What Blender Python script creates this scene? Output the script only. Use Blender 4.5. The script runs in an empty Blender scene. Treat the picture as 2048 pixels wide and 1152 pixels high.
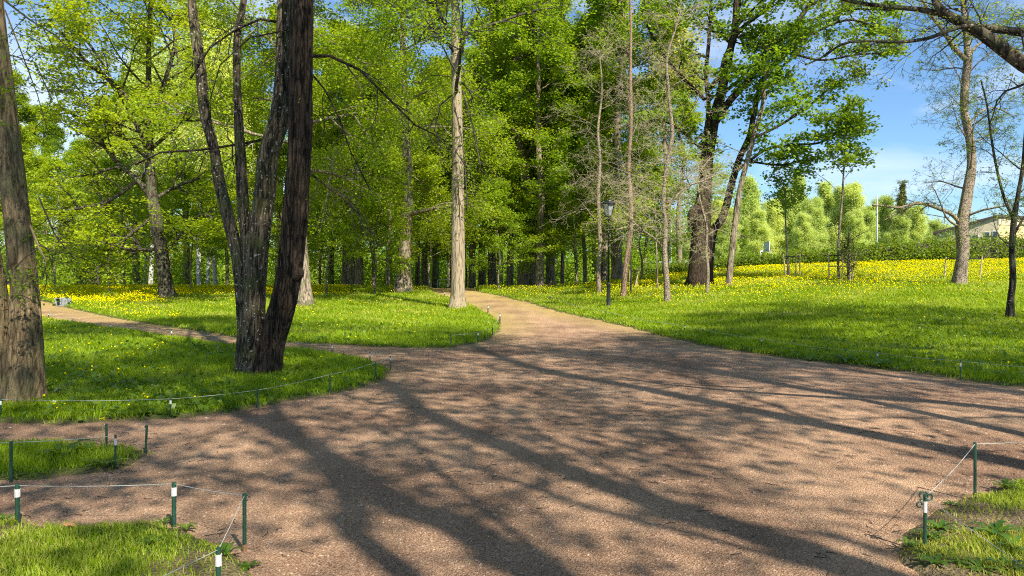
import bpy, math, random
import numpy as np
from mathutils import Vector, Matrix

# ------------------------------------------------------------------ camera, world, sun
F, CX, CY, H = 1490.0, 1024.0, 548.0, 1.6
S = bpy.context.scene
C = S.collection
cam_d = bpy.data.cameras.new('camera'); cam = bpy.data.objects.new('camera', cam_d); C.objects.link(cam)
cam.location = (0, 0, H); cam.rotation_euler = (math.radians(90), 0, 0)
cam_d.sensor_width = 36.0; cam_d.lens = 36.0 * F / 2048.0
cam_d.shift_y = -(576.0 - CY) / 2048.0
cam_d.clip_start = 0.05; cam_d.clip_end = 3000
S.camera = cam
TO_SUN = Vector((0.52, -0.85, 1.0)).normalized()
SH = (-0.52, 0.85)          # where the shadow of a point one metre up falls
W = bpy.data.worlds.new('World'); S.world = W; W.use_nodes = True
nt = W.node_tree; nt.nodes.clear()
def N(t, k, **kw):
    n = t.nodes.new(k)
    for a, b in kw.items(): setattr(n, a, b)
    return n
sky = N(nt, 'ShaderNodeTexSky', sky_type='NISHITA', sun_disc=False)
sky.sun_elevation = math.radians(45); sky.sun_rotation = math.atan2(0.52, -0.85)
sky.air_density = 1.0; sky.dust_density = 0.3; sky.ozone_density = 3.0
tc = N(nt, 'ShaderNodeTexCoord'); mp = N(nt, 'ShaderNodeMapping')
mp.inputs['Scale'].default_value = (1.6, 1.6, 7.0)
nz = N(nt, 'ShaderNodeTexNoise'); nz.inputs['Scale'].default_value = 2.3; nz.inputs['Detail'].default_value = 7; nz.inputs['Distortion'].default_value = 0.4
cr = N(nt, 'ShaderNodeValToRGB'); cr.color_ramp.elements[0].position = 0.50; cr.color_ramp.elements[1].position = 0.80
sx = N(nt, 'ShaderNodeSeparateXYZ')
# cloud bank low on the left, thin wisps elsewhere
mr = N(nt, 'ShaderNodeMapRange'); mr.inputs['From Min'].default_value = -0.42; mr.inputs['From Max'].default_value = -0.56
mr.inputs['To Min'].default_value = 0.0; mr.inputs['To Max'].default_value = 0.85
mz = N(nt, 'ShaderNodeMapRange'); mz.inputs['From Min'].default_value = 0.30; mz.inputs['From Max'].default_value = 0.20
ml = N(nt, 'ShaderNodeMath', operation='MULTIPLY'); mx0 = N(nt, 'ShaderNodeMath', operation='MAXIMUM')
mw = N(nt, 'ShaderNodeMath', operation='MULTIPLY'); mw.inputs[1].default_value = 0.75
mixc = N(nt, 'ShaderNodeMixRGB'); mixc.inputs['Color2'].default_value = (7.0, 7.6, 8.6, 1)
tint = N(nt, 'ShaderNodeMixRGB', blend_type='MULTIPLY'); tint.inputs['Fac'].default_value = 1.0; tint.inputs['Color2'].default_value = (0.80, 1.0, 1.16, 1)
bg = N(nt, 'ShaderNodeBackground'); bg.inputs['Strength'].default_value = 0.078
out = N(nt, 'ShaderNodeOutputWorld')
L = nt.links.new
L(tc.outputs['Generated'], mp.inputs['Vector']); L(mp.outputs[0], nz.inputs['Vector']); L(nz.outputs['Fac'], cr.inputs['Fac'])
L(tc.outputs['Generated'], sx.inputs[0]); L(sx.outputs['X'], mr.inputs['Value']); L(sx.outputs['Z'], mz.inputs['Value'])
L(mr.outputs[0], ml.inputs[0]); L(mz.outputs[0], ml.inputs[1])
L(cr.outputs['Color'], mw.inputs[0]); L(ml.outputs[0], mx0.inputs[0]); L(mw.outputs[0], mx0.inputs[1])
L(sky.outputs['Color'], tint.inputs['Color1']); L(tint.outputs[0], mixc.inputs['Color1']); L(mx0.outputs[0], mixc.inputs['Fac'])
L(mixc.outputs[0], bg.inputs['Color']); L(bg.outputs[0], out.inputs['Surface'])
sd_ = bpy.data.lights.new('sun', 'SUN'); sun = bpy.data.objects.new('sun', sd_); C.objects.link(sun)
sd_.energy = 5.0; sd_.angle = math.radians(0.55); sd_.color = (1.0, 0.92, 0.78)
sun.location = (10, -10, 30); sun.rotation_euler = TO_SUN.to_track_quat('Z', 'Y').to_euler()
vs = S.view_settings; vs.view_transform = 'Standard'; vs.look = 'None'; vs.exposure = 1.02; vs.gamma = 1.0
S.cycles.use_denoising = False; S.cycles.filter_width = 1.1
S.cycles.max_bounces = 7; S.cycles.diffuse_bounces = 3; S.cycles.transmission_bounces = 4; S.cycles.glossy_bounces = 2

rnd = random.Random(7)
rs = np.random.RandomState(11)

# ------------------------------------------------------------------ helpers
def tag(o, label=None, cat=None, group=None, kind=None):
    if label: o['label'] = label
    if cat: o['category'] = cat
    if group: o['group'] = group
    if kind: o['kind'] = kind
    return o
def empty(name, loc):
    o = bpy.data.objects.new(name, None); C.objects.link(o); o.location = loc; o.empty_display_size = 0.2
    return o
def np_mesh(name, V, polys, mats, attrs=None, smooth=True, parent=None, loc=None):
    """polys: list of (array (M,k), material index). V world coordinates, stored relative to loc."""
    V = np.asarray(V, dtype=np.float32)
    if loc is not None: V = V - np.array(loc, dtype=np.float32)
    me = bpy.data.meshes.new(name)
    me.vertices.add(len(V)); me.vertices.foreach_set('co', V.ravel())
    polys = [(np.asarray(p, dtype=np.int32), m) for p, m in polys if len(p)]
    nl = sum(p.size for p, m in polys); npol = sum(len(p) for p, m in polys)
    me.loops.add(nl); me.polygons.add(npol)
    me.loops.foreach_set('vertex_index', np.concatenate([p.ravel() for p, m in polys]))
    tot = np.concatenate([np.full(len(p), p.shape[1], dtype=np.int32) for p, m in polys])
    st = np.concatenate([[0], np.cumsum(tot)[:-1]]).astype(np.int32)
    me.polygons.foreach_set('loop_start', st)
    try: me.polygons.foreach_set('loop_total', tot)
    except Exception: pass
    me.polygons.foreach_set('material_index', np.concatenate([np.full(len(p), m, dtype=np.int32) for p, m in polys]))
    sm = smooth if isinstance(smooth, (list, tuple)) else [smooth] * len(polys)
    me.polygons.foreach_set('use_smooth', np.concatenate([np.full(len(p), bool(s)) for (p, m), s in zip(polys, sm)]))
    for k, a in (attrs or {}).items():
        at = me.attributes.new(k, 'FLOAT', 'POINT'); at.data.foreach_set('value', np.asarray(a, dtype=np.float32))
    for m in mats: me.materials.append(m)
    me.update(calc_edges=True); me.validate()
    o = bpy.data.objects.new(name, me); C.objects.link(o)
    if parent is not None: o.parent = parent
    elif loc is not None: o.location = loc
    return o

def tubes(lines, sides, caps=True):
    """lines: list of (pts, radii); returns V, quads, tris"""
    groups = {}
    for p, r in lines: groups.setdefault(len(p), []).append((p, r))
    Vs, Q, T, off = [], [], [], 0
    ang = np.arange(sides) * 2 * math.pi / sides
    ca, sa = np.cos(ang), np.sin(ang)
    for n, g in groups.items():
        P = np.array([[tuple(q) for q in a[0]] for a in g], dtype=np.float64)   # m,n,3
        R = np.array([a[1] for a in g], dtype=np.float64)
        D = np.gradient(P, axis=1); D /= np.linalg.norm(D, axis=2, keepdims=True) + 1e-9
        m = len(g)
        ref = np.where(np.abs(D[:, 0, 2:3]) < 0.8, np.array([[0, 0, 1.0]]), np.array([[1.0, 0, 0]]))
        A = np.zeros_like(D); 
        for i in range(n):
            a = ref - (ref * D[:, i]).sum(1, keepdims=True) * D[:, i]
            a /= np.linalg.norm(a, axis=1, keepdims=True) + 1e-9
            A[:, i] = a; ref = a
        B = np.cross(D, A)
        V = P[:, :, None, :] + R[:, :, None, None] * (A[:, :, None, :] * ca[None, None, :, None] + B[:, :, None, :] * sa[None, None, :, None])
        Vs.append(V.reshape(-1, 3))
        base = off + (np.arange(m) * n * sides)[:, None, None] + (np.arange(n - 1) * sides)[None, :, None]
        j = np.arange(sides)[None, None, :]; j2 = (j + 1) % sides
        q = np.stack([base + j, base + j2, base + sides + j2, base + sides + j], axis=-1).reshape(-1, 4)
        Q.append(q)
        if caps:
            for start in (0, (n - 1) * sides):
                b = off + np.arange(m) * n * sides + start
                for k in range(1, sides - 1):
                    T.append(np.stack([b, b + k, b + k + 1] if start else [b, b + k + 1, b + k], axis=-1))
        off += m * n * sides
    if not Vs: return np.zeros((0, 3)), np.zeros((0, 4), int), np.zeros((0, 3), int)
    return np.concatenate(Vs), np.concatenate(Q), (np.concatenate(T) if T else np.zeros((0, 3), int))

class MB:
    """collects boxes, bars, tubes and loose polygons and links them as ONE mesh"""
    def __init__(s): s.V = []; s.F = []; s.M = []
    def add(s, vs, fs, m=0):
        o = len(s.V); s.V += [tuple(v) for v in vs]; s.F += [tuple(o + i for i in f) for f in fs]; s.M += [m] * len(fs)
        return s
    def box(s, c, d, rz=0, m=0, taper=1.0):
        vs = []
        for z in (-1, 1):
            k = taper if z > 0 else 1.0
            for x, y in ((-1, -1), (1, -1), (1, 1), (-1, 1)):
                X, Y = x * d[0] / 2 * k, y * d[1] / 2 * k
                vs.append((c[0] + X * math.cos(rz) - Y * math.sin(rz), c[1] + X * math.sin(rz) + Y * math.cos(rz), c[2] + z * d[2] / 2))
        return s.add(vs, [(3, 2, 1, 0), (4, 5, 6, 7), (0, 1, 5, 4), (1, 2, 6, 5), (2, 3, 7, 6), (3, 0, 4, 7)], m)
    def tube(s, pts, r, n=8, m=0):
        rr = r if isinstance(r, (list, tuple)) else [r] * len(pts)
        V, Q, T = tubes([(pts, rr)], n)
        return s.add(V, [tuple(q) for q in Q] + [tuple(t) for t in T], m)
    def lathe(s, c, prof, n=12, m=0, rot=0.0):
        vs = []; fs = []
        for (r, z) in prof:
            for k in range(n):
                a = rot + 2 * math.pi * k / n; vs.append((c[0] + r * math.cos(a), c[1] + r * math.sin(a), c[2] + z))
        for i in range(len(prof) - 1):
            for k in range(n):
                k2 = (k + 1) % n; fs.append((i * n + k, i * n + k2, (i + 1) * n + k2, (i + 1) * n + k))
        fs.append(tuple(range(n - 1, -1, -1))); fs.append(tuple((len(prof) - 1) * n + k for k in range(n)))
        return s.add(vs, fs, m)
    def build(s, name, mats, parent=None, loc=(0, 0, 0), smooth=False, bevel=0):
        me = bpy.data.meshes.new(name)
        me.from_pydata([(v[0] - loc[0], v[1] - loc[1], v[2] - loc[2]) for v in s.V], [], s.F)
        for m in (mats if isinstance(mats, (list, tuple)) else [mats]): me.materials.append(m)
        me.polygons.foreach_set('material_index', s.M)
        me.polygons.foreach_set('use_smooth', [smooth] * len(me.polygons)); me.update()
        o = bpy.data.objects.new(name, me); C.objects.link(o)
        if parent is not None: o.parent = parent
        else: o.location = loc
        if bevel:
            b = o.modifiers.new('bevel', 'BEVEL'); b.width = bevel; b.segments = 2; b.limit_method = 'ANGLE'
        return o

# ------------------------------------------------------------------ terrain
def Tz(X, Y):
    X = np.asarray(X, dtype=float); Y = np.asarray(Y, dtype=float)
    u = X / np.maximum(Y, 4.0)
    s = np.interp(u, [.06, .2, .35, .6], [27, 20, 15.5, 11])
    h = np.interp(u, [.05, .12, .19, .32, .45, .69], [.72, .95, 1.36, 1.9, 2.14, 2.38])
    t = np.clip((Y - s) / (45 - s), 0, 1)
    z = h * t ** 1.3
    dec = np.interp(u, [.1, .2], [.0182, .002])
    z = z - np.clip(Y - 45, 0, 85) * dec
    return z + 0.035 * np.sin(X * .55 + 1.3) * np.sin(Y * .42) * np.clip((Y - 12) / 20, 0, 1)
def tz(x, y): return float(Tz(x, y))
def G(px, py, ymax=46.0):
    """ground point seen at a pixel of the photograph"""
    u = (px - CX) / F; s = (py - CY) / F
    Y = np.linspace(2.0, ymax, 2400)
    d = (H - s * Y) - Tz(u * Y, Y)
    k = np.where(d <= 0)[0]
    y = Y[k[0]] if len(k) else ymax
    return Vector((u * y, y, tz(u * y, y)))
def P3(px, py, Y): return Vector(((px - CX) / F * Y, Y, H + (CY - py) / F * Y))
def W2(pts): return np.array([(p[1], p[2]) if p[0] == 'w' else tuple(G(p[0], p[1]))[:2] for p in pts])

LAWNS = {
 'A': [(-420, 860), (-150, 852), (0, 848), (150, 850), (300, 840), (430, 828), (500, 818), (600, 800), (700, 780), (760, 764), (783, 750), (775, 738),
       (740, 726), (700, 716), (640, 708), (560, 701), (470, 693), (380, 681), (250, 665), (150, 648), (75, 637), (0, 628), (-150, 616), (-420, 606)],
 'B': [(-420, 583), (-150, 588), (0, 592), (64, 598), (100, 607), (130, 614), (200, 630), (300, 648), (400, 663), (470, 674), (560, 685), (680, 691), (800, 696), (900, 696),
       (960, 686), (995, 669), (1004, 652), (990, 636), (960, 619), (925, 604), (890, 594), (868, 587), ('w', -4.9, 45), ('w', -5.5, 52), ('w', -5.2, 60), ('w', -5.2, 70),
       ('w', -5.2, 600), ('w', -700, 600), ('w', -700, 50)],
 'C': [(2900, 860), (2300, 812), (2048, 777), (1950, 765), (1800, 743), (1650, 726), (1550, 713), (1450, 699), (1400, 690), (1340, 676), (1260, 656), (1180, 637),
       (1100, 619), (1050, 604), (1000, 592), (955, 584), ('w', -2.2, 45), ('w', -2.6, 52), ('w', -4.2, 62), ('w', -5.3, 68), ('w', -5.3, 600), ('w', 700, 600), ('w', 700, 20)],
 'D': [(-500, 905), (-200, 897), (0, 893), (60, 890), (200, 893), (285, 904), (300, 916), (270, 936), (180, 949), (60, 959), (0, 963), (-200, 975), (-500, 990)],
 'E': [('w', -9, 4.2), (-300, 1058), (0, 1053), (150, 1050), (330, 1053), (400, 1067), (450, 1086), (482, 1102), (495, 1122), (512, 1152), (540, 1230), ('w', -1.25, 2.2), ('w', -1.2, -3.0), ('w', -9, -3.0)],
 'Fr': [('w', 12, 5.2), (2300, 975), (2048, 966), (1990, 974), (1930, 998), (1880, 1030), (1845, 1066), (1812, 1095), (1806, 1130), (1830, 1180), ('w', 1.75, 2.6), ('w', 1.7, -3.0), ('w', 12, -3.0)],
}
LW = {k: W2(v) for k, v in LAWNS.items()}
def sdist(X, Y, poly):
    x0, y0 = poly[:, 0], poly[:, 1]; x1, y1 = np.roll(x0, -1), np.roll(y0, -1)
    best = np.full(X.shape, 1e9); ins = np.zeros(X.shape, bool)
    for a, b, c, d in zip(x0, y0, x1, y1):
        ex, ey = c - a, d - b; t = np.clip(((X - a) * ex + (Y - b) * ey) / (ex * ex + ey * ey + 1e-12), 0, 1)
        best = np.minimum(best, (X - a - t * ex) ** 2 + (Y - b - t * ey) ** 2)
        if abs(ey) > 1e-12: ins ^= ((b > Y) != (d > Y)) & (X < ex * (Y - b) / ey + a)
    r = np.sqrt(best); return np.where(ins, r, -r)
def wob(X, Y): return .03 * np.sin(X * 2.2 + Y * 1.9) + 0.04 * np.sin(X * 5.1 + 1.7 * np.sin(Y * 3.3)) + 0.025 * np.sin(Y * 9.7 + X * 7.9) + .015 * np.sin(X * 23 + Y * 17)
def lawn_sd(X, Y, which=None):
    s = np.full(np.shape(X), -1e9)
    for k in (which or LW): s = np.maximum(s, sdist(X, Y, LW[k]))
    return s + wob(X, Y)
rows = [-3.0]
while rows[-1] < 640: rows.append(rows[-1] + 0.0155 * (rows[-1] + 5.2))
rows = np.array(rows); cols = np.linspace(-1.15, 1.15, 420)
GX = cols[None, :] * (rows[:, None] + 5.0); GY = np.repeat(rows[:, None], len(cols), 1)
GZ = Tz(GX, GY); SD = lawn_sd(GX, GY)
idx = np.arange(GX.size).reshape(GX.shape)
quads = np.stack([idx[:-1, :-1], idx[:-1, 1:], idx[1:, 1:], idx[1:, :-1]], -1).reshape(-1, 4)
def sheet(name, Z, keep, mat, attrs):
    q = quads[keep(SD.ravel()[quads])]
    used = np.unique(q); remap = np.full(GX.size, -1); remap[used] = np.arange(len(used))
    V = np.stack([GX.ravel(), GY.ravel(), Z.ravel()], -1)[used]
    o = np_mesh(name, V, [(remap[q], 0)], [mat], {k: a.ravel()[used] for k, a in attrs.items()})
    return tag(o, kind='structure')

# ------------------------------------------------------------------ materials
def newmat(name):
    m = bpy.data.materials.new(name); m.use_nodes = True; t = m.node_tree
    b = t.nodes.get('Principled BSDF'); return m, t, b
def plain(name, col, rough=0.6, metal=0.0, var=0.12, scale=30.0, bump=0.0):
    m, t, b = newmat(name)
    c = N(t, 'ShaderNodeTexCoord'); n = N(t, 'ShaderNodeTexNoise'); n.inputs['Scale'].default_value = scale; n.inputs['Detail'].default_value = 5
    r = N(t, 'ShaderNodeValToRGB'); r.color_ramp.elements[0].position = .3; r.color_ramp.elements[1].position = .7
    r.color_ramp.elements[0].color = tuple(x * (1 - var) for x in col) + (1,); r.color_ramp.elements[1].color = tuple(min(1, x * (1 + var)) for x in col) + (1,)
    t.links.new(c.outputs['Object'], n.inputs['Vector']); t.links.new(n.outputs['Fac'], r.inputs['Fac']); t.links.new(r.outputs['Color'], b.inputs['Base Color'])
    b.inputs['Roughness'].default_value = rough; b.inputs['Metallic'].default_value = metal
    if bump:
        bm_ = N(t, 'ShaderNodeBump'); bm_.inputs['Strength'].default_value = 1.0; bm_.inputs['Distance'].default_value = bump
        t.links.new(n.outputs['Fac'], bm_.inputs['Height']); t.links.new(bm_.outputs[0], b.inputs['Normal'])
    return m
def bark(name, dark, light, sc=7.0, stretch=0.16, dist=0.03, moss=None, spots=None, pos=(.38, .62), patch=0.35):
    m, t, b = newmat(name); L = t.links.new
    c = N(t, 'ShaderNodeTexCoord'); mp = N(t, 'ShaderNodeMapping'); mp.inputs['Scale'].default_value = (1, 1, stretch)
    n1 = N(t, 'ShaderNodeTexNoise'); n1.inputs['Scale'].default_value = sc * 2.2; n1.inputs['Detail'].default_value = 6; n1.inputs['Roughness'].default_value = .62; n1.inputs['Distortion'].default_value = .6
    v1 = N(t, 'ShaderNodeTexVoronoi', feature='DISTANCE_TO_EDGE'); v1.inputs['Scale'].default_value = sc * 3.2
    n2 = N(t, 'ShaderNodeTexNoise'); n2.inputs['Scale'].default_value = 1.7; n2.inputs['Detail'].default_value = 4
    L(c.outputs['Object'], mp.inputs[0]); L(mp.outputs[0], n1.inputs['Vector'])
    wa = N(t, 'ShaderNodeMixRGB'); wa.inputs['Fac'].default_value = .12; L(mp.outputs[0], wa.inputs[1]); L(n1.outputs['Color'], wa.inputs[2]); L(wa.outputs[0], v1.inputs['Vector'])
    L(c.outputs['Object'], n2.inputs['Vector'])
    mm = N(t, 'ShaderNodeMath', operation='MULTIPLY_ADD'); mm.inputs[1].default_value = 1.3; L(v1.outputs['Distance'], mm.inputs[0]); 
    sc_ = N(t, 'ShaderNodeMath', operation='MULTIPLY'); sc_.inputs[1].default_value = .75; L(n1.outputs['Fac'], sc_.inputs[0]); L(sc_.outputs[0], mm.inputs[2])
    r = N(t, 'ShaderNodeValToRGB'); r.color_ramp.elements[0].position = pos[0]; r.color_ramp.elements[1].position = pos[1]
    r.color_ramp.elements[0].color = (*dark, 1); r.color_ramp.elements[1].color = (*light, 1); L(mm.outputs[0], r.inputs['Fac'])
    big = N(t, 'ShaderNodeMixRGB', blend_type='MULTIPLY'); big.inputs['Fac'].default_value = patch
    rb = N(t, 'ShaderNodeValToRGB'); rb.color_ramp.elements[0].position = .35; rb.color_ramp.elements[1].position = .65; rb.color_ramp.elements[0].color = (.45, .42, .4, 1)
    L(n2.outputs['Fac'], rb.inputs['Fac']); L(r.outputs['Color'], big.inputs[1]); L(rb.outputs['Color'], big.inputs[2])
    last = big.outputs[0]
    if moss:
        g = N(t, 'ShaderNodeMixRGB'); g.inputs[2].default_value = (*moss, 1); n3 = N(t, 'ShaderNodeTexNoise'); n3.inputs['Scale'].default_value = 3.1; n3.inputs['Detail'].default_value = 6
        mpn = N(t, 'ShaderNodeMapping'); mpn.inputs['Location'].default_value = (5, 2, 1); L(c.outputs['Object'], mpn.inputs[0]); L(mpn.outputs[0], n3.inputs['Vector'])
        rr = N(t, 'ShaderNodeValToRGB'); rr.color_ramp.elements[0].position = .48; rr.color_ramp.elements[1].position = .66; rr.color_ramp.elements[1].color = (.7, .7, .7, 1); L(n3.outputs['Fac'], rr.inputs['Fac'])
        L(rr.outputs['Color'], g.inputs['Fac']); L(last, g.inputs[1]); last = g.outputs[0]
    if spots:
        col, ssc, lo, hi = spots
        g = N(t, 'ShaderNodeMixRGB'); g.inputs[2].default_value = (*col, 1); v = N(t, 'ShaderNodeTexNoise'); v.inputs['Scale'].default_value = ssc; v.inputs['Detail'].default_value = 3
        L(c.outputs['Object'], v.inputs['Vector']); rr = N(t, 'ShaderNodeValToRGB'); rr.color_ramp.elements[0].position = lo; rr.color_ramp.elements[1].position = hi; L(v.outputs['Fac'], rr.inputs['Fac'])
        L(rr.outputs['Color'], g.inputs['Fac']); L(last, g.inputs[1]); last = g.outputs[0]
    ga = N(t, 'ShaderNodeAttribute', attribute_name='groove'); gm = N(t, 'ShaderNodeMixRGB', blend_type='MULTIPLY'); gm.inputs[2].default_value = (.30, .27, .25, 1); L(ga.outputs['Fac'], gm.inputs['Fac']); L(last, gm.inputs[1]); last = gm.outputs[0]
    L(last, b.inputs['Base Color']); b.inputs['Roughness'].default_value = .9; b.inputs['Specular IOR Level'].default_value = .2
    bp = N(t, 'ShaderNodeBump'); bp.inputs['Strength'].default_value = .9; bp.inputs['Distance'].default_value = dist; L(mm.outputs[0], bp.inputs['Height']); L(bp.outputs[0], b.inputs['Normal'])
    return m
def leafmat(name, c0, c1, c2, trans=(.5, .62, .06), tw=.45, rough=.5):
    m, t, b = newmat(name); L = t.links.new; t.nodes.remove(b)
    a = N(t, 'ShaderNodeAttribute', attribute_name='rnd'); r = N(t, 'ShaderNodeValToRGB'); e = r.color_ramp.elements
    e[0].position = 0; e[0].color = (*c0, 1); e[1].position = 1; e[1].color = (*c2, 1); k = e.new(.5); k.color = (*c1, 1)
    L(a.outputs['Fac'], r.inputs['Fac'])
    oi = N(t, 'ShaderNodeObjectInfo'); hs = N(t, 'ShaderNodeHueSaturation')
    mr_ = N(t, 'ShaderNodeMapRange'); mr_.inputs['To Min'].default_value = .485; mr_.inputs['To Max'].default_value = .512; L(oi.outputs['Random'], mr_.inputs['Value']); L(mr_.outputs[0], hs.inputs['Hue'])
    mv_ = N(t, 'ShaderNodeMath', operation='MULTIPLY_ADD'); mv_.inputs[1].default_value = -.35; mv_.inputs[2].default_value = 1.32; L(oi.outputs['Random'], mv_.inputs[0]); L(mv_.outputs[0], hs.inputs['Value'])
    L(r.outputs['Color'], hs.inputs['Color'])
    d = N(t, 'ShaderNodeBsdfPrincipled'); d.inputs['Roughness'].default_value = rough; d.inputs['Specular IOR Level'].default_value = .35
    tr = N(t, 'ShaderNodeBsdfTranslucent'); mt = N(t, 'ShaderNodeMixRGB', blend_type='MULTIPLY'); mt.inputs['Fac'].default_value = 1
    sc2 = N(t, 'ShaderNodeMixRGB', blend_type='MULTIPLY'); sc2.inputs['Fac'].default_value = 1; sc2.inputs[2].default_value = (2.3, 1.9, 1.2, 1)
    L(hs.outputs[0], d.inputs['Base Color']); L(hs.outputs[0], sc2.inputs[1]); L(sc2.outputs[0], tr.inputs['Color'])
    mx = N(t, 'ShaderNodeMixShader'); mx.inputs['Fac'].default_value = tw; o = t.nodes.get('Material Output')
    L(d.outputs[0], mx.inputs[1]); L(tr.outputs[0], mx.inputs[2]); L(mx.outputs[0], o.inputs['Surface'])
    return m
M = {}
M['bark_dark'] = bark('dark fissured bark', (.014, .011, .008), (.13, .105, .072), 5, .13, .05, moss=(.10, .12, .05), spots=((.55, .55, .5), 26, .66, .70))
M['bark_ridge'] = bark('ridged brown bark', (.008, .006, .004), (.085, .060, .040), 5.5, .07, .06, pos=(.40, .58))
M['bark_fork'] = bark('forked tree bark', (.014, .011, .008), (.175, .142, .095), 5, .13, .05, moss=(.10, .11, .04), spots=((.6, .6, .55), 24, .64, .68))
M['bark_beige'] = bark('smooth beige bark', (.075, .052, .027), (.31, .23, .125), 7, .18, .03, moss=(.17, .16, .07), pos=(.25, .6))
M['bark_pale'] = bark('pale lime bark', (.12, .09, .055), (.37, .305, .20), 5, .10, .02, pos=(.36, .56), patch=.2)
M['bark_grey'] = bark('grey brown bark', (.06, .046, .033), (.36, .29, .21), 4.5, .12, .035, moss=(.14, .15, .07))
M['bark_speck'] = bark('speckled thin bark', (.05, .035, .022), (.42, .34, .25), 7, .9, .02, pos=(.42, .56))
M['bark_red'] = bark('reddish thin bark', (.06, .036, .025), (.36, .25, .17), 7, .6, .012, pos=(.3, .62))
M['bark_birch'] = bark('white birch bark', (.05, .045, .04), (.56, .55, .52), 4, 1.8, .01, pos=(.36, .46), patch=.25)
M['twig'] = plain('twig bark', (.21, .17, .115), .9, scale=9)
M['twig_dark'] = plain('dark twig bark', (.045, .036, .028), .9, scale=9)
M['twig_pale'] = plain('pale twig bark', (.36, .30, .21), .9, scale=9)
M['leaf'] = leafmat('spring leaf', (.10, .175, .009), (.175, .275, .010), (.27, .375, .012))
M['leaf_yellow'] = leafmat('yellow green leaf', (.095, .165, .007), (.185, .285, .009), (.300, .395, .012))
M['leaf_deep'] = leafmat('maple leaf', (.075, .140, .010), (.140, .235, .012), (.22, .33, .014))
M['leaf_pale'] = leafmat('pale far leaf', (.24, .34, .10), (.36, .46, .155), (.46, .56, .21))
M['leaf_gold'] = leafmat('golden young leaf', (.24, .28, .06), (.34, .38, .09), (.44, .46, .12))
M['leaf_spruce'] = leafmat('spruce needles', (.045, .065, .012), (.10, .13, .025), (.17, .20, .035), tw=.2)
M['leaf_hedge'] = leafmat('hedge leaf', (.055, .110, .010), (.11, .19, .013), (.19, .28, .018))
M['grass'] = leafmat('grass blade', (.11, .19, .004), (.225, .325, .006), (.42, .42, .10), tw=.45, rough=.5)
M['dandelion'] = plain('dandelion petals', (.76, .64, .002), 1.0, scale=3, var=.12)
M['dandelion'].node_tree.nodes['Principled BSDF'].inputs['Specular IOR Level'].default_value = 0
M['stem'] = plain('flower stem', (.16, .22, .05), .6)
M['weed'] = leafmat('broad weed leaf', (.045, .100, .010), (.085, .160, .014), (.15, .22, .02), tw=.35, rough=.35)
M['post_green'] = plain('dark green painted post', (.016, .06, .038), .45, var=.3, scale=60)
M['post_white'] = plain('white tape', (.60, .60, .58), .6, var=.18, scale=80)
M['post_rust'] = plain('rusty foot', (.25, .13, .07), .9, var=.3, scale=60)
M['rope'] = plain('pale cord', (.36, .38, .36), .8)
M['iron'] = plain('black lamp iron', (.018, .020, .022), .4, metal=.3)
M['glass'] = plain('milky lamp glass', (.30, .33, .35), .25, var=.04)
M['wood'] = plain('pale stake wood', (.42, .33, .20), .8, var=.25, scale=20)
M['strap'] = plain('black strap', (.02, .02, .02), .7)
M['concrete'] = plain('weathered light concrete', (.24, .255, .265), .85, var=.3, scale=7, bump=.01)
M['black'] = plain('dark inside', (.012, .012, .012), .9)
M['white'] = plain('white painted steel', (.72, .75, .78), .4, var=.06)
M['steel'] = plain('grey steel pole', (.42, .48, .54), .45, var=.08)
M['orange'] = plain('orange rim paint', (.75, .10, .02), .4)
M['plaster'] = plain('cream plaster', (.56, .48, .33), .9, var=.1, scale=1.5)
M['plaster_sun_tint'] = plain('sun tinted plaster', (.66, .50, .24), .9, var=.08, scale=1.5)  # yellower, brighter copy of the cream plaster; sunlight painted into its colour
M['roof'] = plain('dark brown roof metal', (.07, .045, .045), .5, var=.1)
M['window'] = plain('window glass', (.06, .08, .10), .1, var=.1)
M['dry_leaf'] = plain('dry fallen leaf', (.42, .20, .08), .8, var=.2, scale=40)
M['cut_wood'] = plain('weathered cut wood', (.11, .085, .06), .9, var=.3, scale=20)

# gravel
m, t, b = newmat('red brown gravel'); M['gravel'] = m; L = t.links.new
c = N(t, 'ShaderNodeTexCoord')
nA = N(t, 'ShaderNodeTexNoise'); nA.inputs['Scale'].default_value = .55; nA.inputs['Detail'].default_value = 6; L(c.outputs['Object'], nA.inputs['Vector'])
nB = N(t, 'ShaderNodeTexNoise'); nB.inputs['Scale'].default_value = 130; nB.inputs['Detail'].default_value = 4; nB.inputs['Roughness'].default_value = .75; L(c.outputs['Object'], nB.inputs['Vector'])
vo = N(t, 'ShaderNodeTexVoronoi'); vo.inputs['Scale'].default_value = 95; L(c.outputs['Object'], vo.inputs['Vector'])
vs2 = N(t, 'ShaderNodeTexVoronoi'); vs2.inputs['Scale'].default_value = 34; vs2.inputs['Randomness'].default_value = 1; L(c.outputs['Object'], vs2.inputs['Vector'])
r1 = N(t, 'ShaderNodeValToRGB'); r1.color_ramp.elements[0].position = .32; r1.color_ramp.elements[1].position = .66
r1.color_ramp.elements[0].color = (.28, .160, .094, 1); r1.color_ramp.elements[1].color = (.52, .318, .182, 1); L(nA.outputs['Fac'], r1.inputs['Fac'])
mB = N(t, 'ShaderNodeMixRGB', blend_type='OVERLAY'); mB.inputs['Fac'].default_value = .75
rB = N(t, 'ShaderNodeValToRGB'); rB.color_ramp.elements[0].position = .34; rB.color_ramp.elements[1].position = .66; rB.color_ramp.elements[0].color = (.12, .12, .12, 1); rB.color_ramp.elements[1].color = (.85, .85, .85, 1)
L(nB.outputs['Fac'], rB.inputs['Fac']); L(r1.outputs[0], mB.inputs[1]); L(rB.outputs[0], mB.inputs[2])
mV = N(t, 'ShaderNodeMixRGB', blend_type='SOFT_LIGHT'); mV.inputs['Fac'].default_value = .8
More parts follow.
